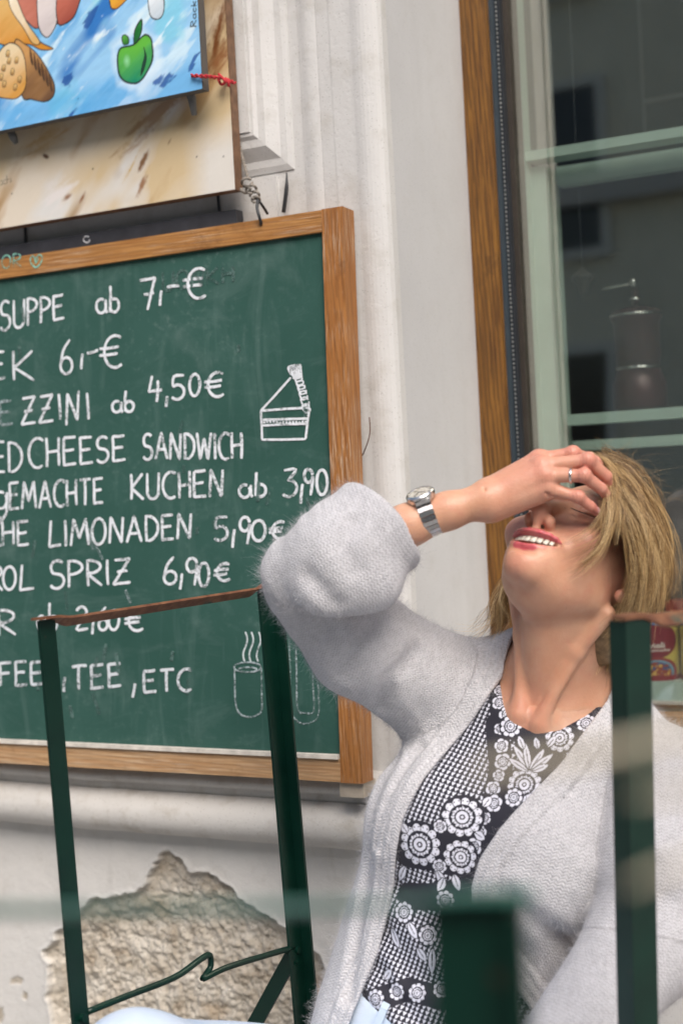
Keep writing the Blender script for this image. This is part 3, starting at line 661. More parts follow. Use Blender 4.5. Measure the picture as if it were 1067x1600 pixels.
cake = [[(408, 642), (432, 616), (455, 590)], [(408, 642), (445, 639), (484, 637)], [(408, 642), (410, 687)], [(409, 687), (440, 687), (478, 686)], [(484, 637), (481, 660), (478, 686)], [(410, 656), (445, 655), (481, 654)], [(411, 665), (445, 663), (481, 662)]]
loops = []
for i in range(11):
    t = i / 10; cx_, cy_2 = (457 + 22 * t, 578 + 52 * t * t + 8 * t); loops.append([(cx_ + 6 * math.cos(a) + 1.5 * math.sin(3 * a), cy_2 + 7 * math.sin(a)) for a in np.linspace(0, 6.0, 9)])
for i in range(4): loops.append([(459 + i * 3, 592), (455 + i * 4, 575 - i), (461 + i * 3, 570), (463 + i * 3, 590)])
dots = [[(412 + 5 * i, 659.5), (414.5 + 5 * i, 659.3)] for i in range(14)]
strokes_to("cake_drawing", cake, M_CHALK, 3.6); strokes_to("cake_drawing", loops, M_CHALK, 2.4); strokes_to("cake_drawing", dots, M_CHALK, 3.4)
K = lambda x, y: (x / 1.905, 780 + y / 1.905)
cup = [[K(738 + 40 * math.cos(a), 500 + 15 * math.sin(a)) for a in np.linspace(0, 6.4, 18)], [K(738 + 28 * math.cos(a), 507 + 7 * math.sin(a)) for a in np.linspace(0, 6.4, 12)], [K(*p) for p in ((699, 502), (700, 560), (703, 610), (715, 638), (740, 648), (765, 643), (780, 625), (780, 560), (779, 500))]]
steam = [[K(x + 6 * math.sin(t * 6.0), 395 + 88 * t) for t in np.linspace(0, 1, 9)] for x in (731, 749, 771)]
glass = [[K(*p) for p in ((862, 418), (864, 500), (866, 620), (880, 655), (905, 668), (935, 660), (950, 635), (947, 540), (944, 480))], [K(*p) for p in ((882, 445), (884, 540), (887, 625), (910, 636), (935, 630), (933, 560), (931, 480))]]
strokes_to("cup_drawing", cup, M_CHALK_F, 2.4); strokes_to("cup_drawing", steam, chalk("chalk_thin", (0.6, 0.66, 0.68), 0.47), 2.6); strokes_to("glass_drawing", glass, M_CHALK_F, 2.2)
smear = []
for i in range(26):
    x, y = random.uniform(20, 500), random.uniform(420, 1150); a = random.uniform(-1.9, -1.2); ln = random.uniform(8, 34); smear.append([(x + math.cos(a) * ln * t, y - math.sin(a) * ln * t + 3 * t * t) for t in np.linspace(0, 1, 6)])
strokes_to("chalk_smear", smear, M_GHOST, 6.0)
strokes_to("chalk_smear", [[K(250 + 30 * t, 80 + 45 * t + 25 * t * t) for t in np.linspace(0, 1, 6)], [K(252 + 55 * t, 60 + 120 * t) for t in np.linspace(0, 1, 6)], [K(375 + 15 * t, 270 + 40 * t) for t in np.linspace(0, 1, 5)]], M_CHALK_F, 5.0)
strokes_to("chalk_writing", W_("OR", 4, 420, 34, 417, 20, 22) + [[(48, 405), (52, 400), (57, 404), (62, 398), (67, 402), (64, 412), (57, 418), (50, 412), (48, 405)], [(55, 403), (57, 411), (61, 404)]], M_CHALK_T, 2.4, "turquoise lettering on the wooden rail", -0.0006)
# rests on two wooden feet on the ledge
for u in (-0.02, -W_B + 0.05):
    b = bmesh.new(); p = B(u, 0, -T_B / 2); add_box(b, (p[0] - 0.022, p[1] - 0.012, ZL1 + 0.001 if False else p[2] - 0.022), (p[0] + 0.018, p[1] + 0.03, p[2] - 0.0008)); bm_obj("foot_block", b, simple("foot_wood", (0.36, 0.31, 0.25), 0.7, 0, 0.25, 40), board, bevel=0.002)

# ================================================================== PICTURES ABOVE THE BOARD
def brush(p, s, seed=0, k=(1, 1)): return fbm(np.stack([p[:, 0] * s * k[0], p[:, 1] * s * k[1], np.full(len(p), seed * 1.7)], 1), 4, seed)
def rot2(p, a): c, s = math.cos(a), math.sin(a); return np.stack([p[:, 0] * c - p[:, 1] * s, p[:, 0] * s + p[:, 1] * c], 1)
def lerp(a, b, t): return a * (1 - t[:, None]) + np.asarray(b)[None, :] * t[:, None]
def sat(x): return np.clip(x, 0, 1)
def paint_obj(name, quad_uv, toP, off, colf, mat, parent, step=0.0012):
    """a picture panel as a fine grid with painted colours; colf takes plane metres (x, z)"""
    (u0, v0), (u1, v1) = quad_uv; nu, nv = int((u1 - u0) / step), int((v1 - v0) / step)
    gu, gv = np.meshgrid(np.linspace(u0, u1, nu), np.linspace(v0, v1, nv)); p = np.stack([gu.ravel(), gv.ravel()], 1)
    col, hh = colf(p); pos = toP(p) + np.asarray(off)[None, :] * hh[:, None]
    i = np.arange(nu * nv).reshape(nv, nu); f = np.stack([i[:-1, :-1].ravel(), i[:-1, 1:].ravel(), i[1:, 1:].ravel(), i[1:, :-1].ravel()], 1)
    o = np_mesh(name, pos, f, mat, parent)
    a = o.data.color_attributes.new("paint", 'FLOAT_COLOR', 'POINT'); a.data.foreach_set('color', np.concatenate([col, np.ones((len(col), 1))], 1).astype(np.float32).ravel())
    return o
M_PAINT = Mat("oil_paint", 0.42); M_PAINT.set('Base Color', M_PAINT.attr("paint")); M_PAINT.bump(M_PAINT.noise(120, 4, 0.6, vec=M_PAINT.map(scale=(1, 1, 0.35), rot=(0, 0.6, 0))), 0.22, 0.001)
M_EDGE = simple("board_edge_brown", (0.16, 0.085, 0.045), 0.6, 0, 0.35, 60)
# pale abstract panel
yA = -0.055
a_br = PW(368, 296, yA); a_xr = PW(364, 240, yA)[0]
pan = thing("abstract_panel", (a_br[0], yA, a_br[2]), "cream panel with brown and yellow brush marks hung behind the blue picture", "picture")
AH, AW = 0.62, 0.85
b = bmesh.new(); add_box(b, (a_br[0] - AW, yA + 0.0012, a_br[2]), (a_br[0], yA + 0.022, a_br[2] + AH)); bm_obj("back_board", b, M_EDGE, pan, bevel=0.001)
def pA(X, Y): q = PW(X, Y, yA); return np.array([q[0], q[2]])
def abstract(p):
    c = np.tile(np.array(srgb(216, 205, 188)), (len(p), 1)); r = rot2(p, 0.75)
    c = lerp(c, srgb(205, 183, 145), sat((brush(r, 7, 3, (1, .45)) + 0.02) * 6)); c = lerp(c, srgb(178, 142, 96), sat((brush(r, 22, 43, (1, .35)) - 0.09) * 7) * 0.8); c = lerp(c, srgb(214, 212, 208), sat((brush(r, 11, 8, (1, .4)) - 0.06) * 9))
    c = lerp(c, srgb(160, 130, 92), sat((brush(r, 14, 13, (1, .3)) - 0.07) * 8) * 0.85)
    pale = sat((p[:, 0] - pA(285, 240)[0]) / 0.05) * sat((pA(330, 180)[1] - p[:, 1]) / 0.06); c = lerp(c, srgb(216, 214, 210), pale * 0.8)
    wob = 0.006 * brush(p, 60, 5)
    def blob(x, y, ln, wd, ang, col, k=1.0):
        nonlocal c
        q = rot2(p - pA(x, y), -ang); d = np.hypot(q[:, 0] / ln / 1.25, q[:, 1] / wd / 1.2) - 1 + 2.6 * brush(rot2(p, -ang), 55, 21, (0.3, 2.2)) + 0.8 * brush(p, 150, 22); c = lerp(c, col, sat(-d * 1.3) * k)
    for a in [(226, 250, .017, .005, 0.95, srgb(125, 90, 60)), (222, 290, .018, .007, 1.0, srgb(150, 112, 82)), (206, 262, .025, .004, 0.9, srgb(196, 160, 80)), (335, 55, .045, .016, 1.25, srgb(112, 68, 35)), (340, 95, .03, .012, 0.7, srgb(140, 95, 60)), (240, 185, .06, .016, 0.5, srgb(158, 118, 76), .7), (75, 215, .05, .012, 0.3, srgb(190, 150, 95), .7), (95, 300, .03, .018, 0.4, srgb(222, 216, 212)), (105, 308, .012, .004, 0.4, srgb(140, 100, 72)), (130, 310, .010, .003, 0.9, srgb(140, 100, 72)), (265, 222, .008, .003, 0.9, srgb(140, 110, 80)), (72, 245, .005, .003, -0.6, srgb(90, 60, 40)), (300, 165, .03, .012, 0.8, srgb(190, 165, 130), .6)]: blob(*a)
    for x, y in ((308, 245), (350, 245), (146, 264), (20, 303)):
        d = np.hypot(*(p - pA(x, y)).T); c = lerp(c, srgb(70, 60, 50), sat((0.0018 - d) * 2500) * 0.8)
    sg = np.full(len(p), 9.0)
    for st in word_px("eachs", -4, 292, 20, 284, 14, 12): 
        q = np.array([pA(*s) for s in st])
        for i in range(len(q) - 1):
            e = q[i + 1] - q[i]; t = np.clip(((p - q[i]) @ e) / (e @ e + 1e-12), 0, 1); sg = np.minimum(sg, np.hypot(*(p - q[i] - t[:, None] * e).T))
    c = lerp(c, srgb(60, 60, 60), sat((0.0007 - sg) * 3000) * 0.8)
    h = 0.0012 * brush(r, 45, 33, (1, .25)) + 0.0006 * brush(r, 160, 35, (1, .3)); return c, h
GL['h'] = (0.36, [[(0, 1), (0, 0)], [(0, 0.35), (0.16, 0.5), (0.34, 0.35), (0.34, 0)]])
paint_obj("painted_face", ((a_br[0] - AW, a_br[2]), (a_br[0], a_br[2] + AH)), lambda p: np.stack([p[:, 0], np.full(len(p), yA - 0.0012), p[:, 1]], 1), (0, -1, 0), abstract, M_PAINT.m, pan, 0.0016)
# blue still life
yP = -0.105
p_br = PW(317, 139, yP)
pic = thing("food_painting", (p_br[0], yP, p_br[2]), "bright blue painting of bread, a green apple and fruit hung highest on the wall", "painting")
PWD, PHT = 0.62, 0.5
b = bmesh.new(); add_box(b, (p_br[0] - PWD, yP + 0.0010, p_br[2]), (p_br[0], yP + 0.018, p_br[2] + PHT)); bm_obj("canvas_board", b, simple("canvas_edge", (0.09, 0.08, 0.07), 0.7), pic, bevel=0.0008)
S = 3.138
def pP(x, y): q = PW(x / S, y / S, yP); return np.array([q[0], q[2]])
def stilllife(p):
    r = rot2(p, 0.95); n1 = brush(r, 9, 2, (1, .4)); n2 = brush(r, 24, 4, (1, .35)); n3 = brush(r, 60, 6, (1, .3))
    c = np.tile(np.array(srgb(150, 200, 236)), (len(p), 1))
    n4 = brush(r, 120, 17, (1, .28)); c = lerp(c, srgb(98, 168, 220), sat((n1 + 0.4 * n3 + 0.02) * 7)); c = lerp(c, srgb(200, 228, 244), sat((n2 + 0.5 * n3 + 0.3 * n4 - 0.02) * 9)); c = lerp(c, srgb(120, 205, 225), sat((brush(p, 14, 71) - 0.08) * 8) * 0.6); c = lerp(c, srgb(50, 118, 190), sat((brush(r, 13, 9, (1, .35)) - 0.10) * 12)); c = lerp(c, srgb(222, 238, 248), sat((n3 + 0.7 * n4 + 0.5 * n2 - 0.16) * 8))
    low = sat((pP(0, 470)[1] - p[:, 1]) / 0.03); c = lerp(c, srgb(70, 160, 220), low * 0.55)
    black = np.array(srgb(28, 24, 22)); wob = 0.0015 * brush(p, 90, 50)
    def shape(pts, shade, ow=0.0014, out=True):
        nonlocal c
        pl = np.array([pP(*q) for q in smooth_path([np.array(q) for q in pts], 4, True)]); d = poly_sd(p, pl) + wob * 0.4
        c = c * (1 - sat(0.5 - d / 0.0012))[:, None] + shade * sat(0.5 - d / 0.0012)[:, None]
        if out: c = lerp(c, black, sat((ow + 0.0006 * brush(p, 40, 3) - np.abs(d)) / 0.0008) * 0.95)
        return d
    G = lambda a, b_, t: np.asarray(a)[None] * (1 - t[:, None]) + np.asarray(b_)[None] * t[:, None]
    def grad(a, b_, x0, y0, x1, y1, k=0.35): q0, q1 = pP(x0, y0), pP(x1, y1); e = q1 - q0; return G(srgb(*a), srgb(*b_), sat(((p - q0) @ e) / (e @ e) + k * n3 + k * n2))
    shape([(735, -20), (800, -20), (805, 60), (780, 95), (745, 85), (733, 40)], grad((226, 232, 236), (190, 205, 215), 740, 0, 790, 90)); shape([(548, -30), (640, -30), (590, 35), (555, 45), (543, 20)], grad((236, 180, 60), (205, 130, 30), 560, -20, 580, 50))
    shape([(70, -30), (240, -40), (390, -40), (390, 20), (345, 105), (285, 118), (240, 100), (190, 140), (150, 120), (85, 40)], grad((196, 120, 100), (150, 70, 48), 120, 0, 360, 100))
    shape([(-40, -60), (50, -60), (66, 40), (120, 120), (200, 205), (265, 240), (205, 245), (150, 220), (85, 215), (35, 225), (-40, 170)], grad((220, 180, 110), (205, 135, 40), 40, -20, 90, 230))
    shape([(40, -40), (72, -40), (130, 100), (200, 205), (165, 215), (120, 140), (60, 50)], grad((238, 226, 200), (214, 170, 100), 60, 0, 180, 200), 0.0012)
    shape([(195, -40), (292, -40), (285, 90), (265, 150), (235, 185), (205, 160), (188, 90)], grad((222, 212, 208), (196, 186, 186), 200, 0, 260, 180))
    shape([(290, -40), (392, -40), (380, 55), (345, 105), (288, 116)], grad((190, 105, 85), (140, 62, 45), 300, 0, 360, 110)); 
    shape([(75, 210), (130, 220), (180, 260), (230, 330), (272, 420), (262, 478), (220, 500), (160, 487), (110, 465)], grad((200, 150, 90), (96, 66, 44), 120, 230, 240, 490))
    for i in range(6):
        x = 150 + i * 19; y = 235 + i * 26; shape([(x, y), (x + 10, y + 30), (x + 16, y + 85), (x + 4, y + 60)], grad((120, 80, 45), (60, 40, 28), x, y, x, y + 80), 0.0008)
    shape([(0, 258), (40, 217), (78, 215), (115, 255), (132, 330), (130, 430), (95, 478), (50, 485), (-20, 462), (-30, 350)], grad((226, 205, 165), (206, 150, 70), 40, 220, 70, 480))
    for x, y in ((42, 265), (85, 297), (22, 335), (65, 355), (100, 392), (25, 415), (78, 430), (48, 300), (10, 380)): shape([(x - 9, y + 10), (x - 3, y - 16), (x + 10, y - 14), (x + 6, y + 14)], grad((214, 180, 120), (150, 110, 60), x, y - 10, x, y + 10), 0.0008)
    halo = poly_sd(p, np.array([pP(*q) for q in ((560, 230), (660, 150), (770, 190), (770, 330), (690, 430), (580, 400))])); c = lerp(c, srgb(222, 238, 248), sat(1 - np.abs(halo) / 0.012 + n2 * 2) * 0.6)
    shape([(600, 235), (640, 227), (665, 215), (690, 190), (717, 172), (742, 190), (752, 240), (748, 300), (725, 350), (698, 392), (665, 410), (620, 402), (590, 370), (580, 310), (583, 262)], grad((96, 180, 60), (0, 130, 100), 640, 210, 680, 400, 0.7), 0.0020)
    shape([(708, 232), (722, 280), (712, 330), (692, 372), (700, 320), (712, 275)], grad((0, 70, 50), (0, 60, 50), 0, 0, 1, 1), 0.001)
    shape([(660, 215), (665, 150), (697, 96), (697, 150), (682, 195)], grad((40, 130, 50), (20, 90, 40), 680, 100, 670, 210)); shape([(602, 182), (616, 172), (634, 188), (632, 216), (608, 218)], grad((90, 170, 60), (40, 110, 40), 610, 180, 620, 215))
    q = p - pP(625, 300); c = lerp(c, srgb(170, 235, 190), sat(1 - np.hypot(q[:, 0] / 0.008, q[:, 1] / 0.012)) * 0.6)
    for pts in ([(758, 405), (835, 340), (882, 370), (800, 447)], [(330, 560), (388, 488), (378, 520), (345, 568)], [(936, 345), (955, 252), (964, 252), (950, 335)], [(430, 60), (470, 40), (460, 110), (425, 160)], [(320, 380), (350, 375), (340, 410), (322, 420)]):
        d = poly_sd(p, np.array([pP(*q) for q in pts])) + 0.030 * brush(rot2(p, -0.6), 110, 77, (.35, 1.6)) + 0.012 * n4; c = lerp(c, srgb(28, 78, 150), sat(0.5 - d / 0.004) * 0.85)
    sg = np.full(len(p), 9.0)
    for st in word_px("Rack", 0, 0, 125, 0, 30, 26):
        q = np.array([pP(964 + y * 0.9, 132 - x) for x, y in st])
        for i in range(len(q) - 1):
            e = q[i + 1] - q[i]; t = np.clip(((p - q[i]) @ e) / (e @ e + 1e-12), 0, 1); sg = np.minimum(sg, np.hypot(*(p - q[i] - t[:, None] * e).T))
    c = lerp(c, black, sat((0.0011 - sg) * 2000))
    return np.clip(c, 0.01, 0.9), 0.0016 * n3 + 0.0010 * brush(r, 150, 81, (1, .25))
paint_obj("painted_face", ((p_br[0] - PWD, p_br[2]), (p_br[0], p_br[2] + PHT)), lambda p: np.stack([p[:, 0], np.full(len(p), yP - 0.0012), p[:, 1]], 1), (0, -1, 0), stilllife, M_PAINT.m, pic, 0.0013)
for X, Y, ln in ((298, 150, 30), (20, 212, 12)):
    b = bmesh.new(); add_tube(b, [PW(X - 2, Y - 6, yP + 0.022), PW(X + 2, Y + 4, yP + 0.026), PW(X + 6, Y + ln, yP + 0.028)], [0.007, 0.007, 0.0045], 10); bm_obj("hanging_peg", b, simple("peg_grey", (0.13, 0.13, 0.125), 0.5, 0, 0.3, 90), pic, smooth=True)
# slate grey bar behind
yD = -0.03
b = bmesh.new(); add_box(b, (PW(370, 325, yD)[0] - 0.75, yD, PW(370, 352, yD)[2] - 0.07), (PW(369, 325, yD)[0], yD + 0.02, PW(369, 327, yD)[2]))
bar = thing("slate_sign", PW(369, 340, yD), "dark grey slate board peeking out between the cream panel and the chalkboard", "sign")
bm_obj("slate_board", b, simple("slate_dark", (0.035, 0.037, 0.045), 0.6, 0, 0.3, 25), bar, bevel=0.0015)
b = bmesh.new(); c_ = [PW(136 + 5 * math.cos(a), 374 + 5 * math.sin(a), yD - 0.0002) for a in np.linspace(0, 5.5, 12)]; add_ribbon(b, c_, 0.0022, (0, -1, 0), 0.0006); bm_obj("chalk_mark", b, M_CHALK, bar)
b = bmesh.new(); add_tube(b, [PW(340, 296, -0.01), PW(343, 330, -0.01)], 0.0025, 8); add_tube(b, [PW(40, 355, -0.01), PW(41, 395, -0.01)], 0.0025, 8); bm_obj("hanger_wire", b, M_SEAL, bar)
# red string, grey cord with knot, hook, cable end
M_RSTR = simple("red_string", (0.45, 0.025, 0.035), 0.8, 0, 0.3, 300)
def twist(path, r, turns, seg=6, strands=2):
    b = bmesh.new(); pts = smooth_path(path, 12); n = len(pts)
    for s in range(strands):
        q = []
        for i, p in enumerate(pts):
            t = pts[min(i + 1, n - 1)] - pts[max(i - 1, 0)]; t /= np.linalg.norm(t); s1 = np.cross(t, (0.2, 1, 0.1)); s1 /= np.linalg.norm(s1); s2 = np.cross(t, s1); a = 2 * math.pi * (turns * i / n + s / strands)
            q.append(p + r * 0.8 * (math.cos(a) * s1 + math.sin(a) * s2))
        add_tube(b, q, r * 0.75, seg)
    return b
b = twist([PW(299, 118, yP - 0.004), PW(318, 119, yP - 0.006), PW(335, 121, yP + 0.01), PW(352, 124, yA - 0.008), PW(368, 130, yA - 0.004)], 0.0022, 5)
add_tube(b, smooth_path([PW(342, 116, yA - 0.014), PW(348, 122, yA - 0.019), PW(352, 128, yA - 0.018), PW(346, 132, yA - 0.015), PW(341, 124, yA - 0.015)], 5), 0.0022, 7)
add_tube(b, smooth_path([PW(352, 122, yA - 0.016), PW(356, 128, yA - 0.016), PW(358, 135, yA - 0.012)], 5), 0.0023, 7)
tag(bm_obj("red_string", b, M_RSTR, None, origin=PW(345, 124, yA), smooth=True), "twisted red string tying the blue painting to the cream panel edge", "string")
M_CORD = simple("grey_cord", (0.23, 0.205, 0.175), 0.9, 0, 0.3, 250)
b = twist([PW(373, 222, -0.02), PW(380, 250, -0.03), PW(388, 280, -0.04)], 0.0022, 7)
for cx_, cy2, rr_, ph in ((386, 285, 8, 0), (393, 296, 8, 1.5), (398, 305, 7, 3), (384, 296, 7, 4), (400, 312, 6, 2)):
    add_tube(b, [PW(cx_ + rr_ * math.cos(a + ph), cy2 + 0.8 * rr_ * math.sin(a + ph), -0.045 - 0.006 * math.sin(2 * a + ph)) for a in np.linspace(0, 5.6, 16)], 0.0022, 7)
tag(bm_obj("hanging_cord", b, M_CORD, None, origin=PW(390, 290, -0.04), smooth=True), "grey knotted cord holding the top of the chalkboard", "cord")
M_HOOK = simple("black_hook", (0.02, 0.022, 0.025), 0.45)
b = bmesh.new(); add_tube(b, smooth_path([PW(403, 312, -0.05), PW(402, 325, yT - 0.006), PW(405, 338, yT - 0.008), PW(408, 348, yT - 0.003), PW(407, 351, yT + 0.003)], 6), 0.0026, 8); add_tube(b, smooth_path([PW(405, 314, -0.045), PW(412, 324, -0.035), PW(418, 334, -0.02)], 6), 0.0022, 8)
tag(bm_obj("wire_hook", b, M_HOOK, None, origin=PW(405, 330, -0.05), smooth=True), "black wire hook through the top rail of the chalkboard", "hook")
b = bmesh.new(); add_tube(b, smooth_path([PW(448, 270, -0.012), PW(448, 290, -0.014), PW(446, 310, -0.014), PW(443, 332, -0.012)], 5), [0.001 + 0.0022 * min(1, i / 6) for i in range(16)], 8); tag(bm_obj("cable_end", b, M_HOOK, None, origin=PW(447, 300, -0.012), smooth=True), "short black cable end on the wall above the board", "cable")
b = bmesh.new(); add_tube(b, smooth_path([PW(577, 652, -0.03), PW(578, 675, -0.045), PW(573, 695, -0.05), PW(566, 712, -0.04)], 5), 0.0009, 6); tag(bm_obj("thin_wire", b, simple("wire_rust", (0.09, 0.045, 0.03), 0.7), None, origin=PW(575, 680, -0.03)), "thin dark wire sticking out beside the chalkboard's right edge", "wire")

# printed label of the tins
def tin_label(canob, cb, label):
    nu, nv = 150, 110; gu, gv = np.meshgrid(np.linspace(-1.35, 1.35, nu), np.linspace(0, 1, nv)); u, v = gu.ravel(), gv.ravel(); p = np.stack([u * can_r, v * can_h], 1)
    c = np.tile(np.array(srgb(205, 185, 95)), (len(p), 1)); q = p / can_r
    top = sat((np.hypot((q[:, 0] - 0.0) / 1.0, (q[:, 1] - 1.72) / 0.78) - 1) * -25); c = lerp(c, srgb(128, 22, 38), top)
    c = lerp(c, srgb(60, 130, 190), sat((v - 0.93) * 60)); 
    bowl = np.hypot((q[:, 0] - 0.1) / 0.86, (q[:, 1] - 0.42) / 0.62); c = lerp(c, srgb(150, 50, 45), sat((1 - bowl) * 25)); c = lerp(c, srgb(120, 160, 185), sat((0.82 - bowl) * 25)); c = lerp(c, srgb(70, 80, 130), sat((0.68 - bowl) * 25)); c = lerp(c, srgb(150, 60, 40), sat((brush(p, 110, 4) + .05) * 12) * sat((0.7 - bowl) * 20)); c = lerp(c, srgb(225, 180, 90), sat((brush(p, 160, 9) - .1) * 14) * sat((0.62 - bowl) * 20)); c = lerp(c, srgb(140, 30, 40), sat((0.12 - v) * 30))
    def write(txt, x0, y0, x1, h, wd):
        nonlocal c
        sg = np.full(len(p), 9.0)
        for st in word_px(txt, x0, 0, x1, 0, h, h, 0):
            qq = np.array([(x, y0 - y) for x, y in st])
            for i in range(len(qq) - 1):
                e = qq[i + 1] - qq[i]; t = np.clip(((q - qq[i]) @ e) / (e @ e + 1e-12), 0, 1); sg = np.minimum(sg, np.hypot(*(q - qq[i] - t[:, None] * e).T))
        c = lerp(c, srgb(236, 230, 222), sat((wd - sg) / wd * 2))
    write("Ravioli", -0.55, 1.42, 0.42, 0.22, 0.030); write("tomato", -0.2, 1.27, 0.62, 0.11, 0.018)
    ang = u / 1.0; rad = can_r + 0.0005; base = np.arctan2(CAM[1] - cb[1], CAM[0] - cb[0])
    pos = np.stack([cb[0] + rad * np.cos(base + ang), cb[1] + rad * np.sin(base + ang), cb[2] + 0.007 + v * (can_h - 0.014)], 1)
    i = np.arange(nu * nv).reshape(nv, nu); f = np.stack([i[:-1, :-1].ravel(), i[:-1, 1:].ravel(), i[1:, 1:].ravel(), i[1:, :-1].ravel()], 1)
    m = Mat("printed_label", 0.35); m.set('Base Color', m.attr("paint")); o = np_mesh("paper_label", pos, f, m.m, canob)
    a = o.data.color_attributes.new("paint", 'FLOAT_COLOR', 'POINT'); a.data.foreach_set('color', np.concatenate([c, np.ones((len(c), 1))], 1).astype(np.float32).ravel())
tin_label(can, cb, 1)
can['label'] = "tin with dark red and yellow label on the mint sill right of the green post"; can['group'] = "tins on the sill"
c2 = can.copy(); COL.objects.link(c2); c2.location = can.location + Vector((can_r * 2.03, 0.002, 0)); c2['label'] = "second tin on the sill, cut by the right edge of the photo"
for ch in list(can.children):
    q = ch.copy(); COL.objects.link(q); q.parent = c2
rb_ = bmesh.new(); q = PW(1060, 945, y3 + 0.14); add_box(rb_, (q[0] - 0.02, y3 + 0.12, q[2] - 0.02), (q[0] + 0.18, y3 + 0.17, q[2] + 0.008)); tag(bm_obj("red_box", rb_, simple("box_red", (0.35, 0.04, 0.025), 0.5), None, origin=(q[0], y3 + .12, q[2] - .02), bevel=0.003), "small red orange box behind the tins on the sill", "box")

# ================================================================== FOLDING METAL CHAIRS
gp = Mat("green_paint", 0.33); gp.set('Specular IOR Level', 0.3); _n = gp.noise(14, 5); 
c0 = gp.mix(gp.ramp(_n, [(0.35, 0.0), (0.7, 1.0)]), (0.0015, 0.017, 0.0115), (0.003, 0.026, 0.017))
c0 = gp.mix(gp.ramp(gp.noise(45, 6, 0.7), [(0.67, 0.0), (0.72, 0.8)]), c0, (0.045, 0.026, 0.016)); gp.set('Base Color', c0); gp.bump(gp.noise(60, 4), 0.12, 0.001)
M_GREEN = gp.m
ru = Mat("rusty_rail", 0.6); c0 = ru.mix(ru.ramp(ru.noise(35, 6, 0.7), [(0.4, 0.0), (0.6, 1.0)]), (0.10, 0.032, 0.014), (0.20, 0.085, 0.04)); c0 = ru.mix(ru.ramp(ru.noise(18, 5), [(0.62, 0.0), (0.68, 1.0)]), c0, (0.02, 0.05, 0.035)); ru.set('Base Color', c0); ru.bump(ru.noise(150, 4), 0.4, 0.001)
M_RUST = ru.m
M_SLAT = wood("seat_slats", 0, (0.16, 0.08, 0.03), (0.24, 0.13, 0.05), (0.4, 0.3, 0.2), 0.3)
CW, CHT = 0.425, 1.085                                          # width and height of a chair back
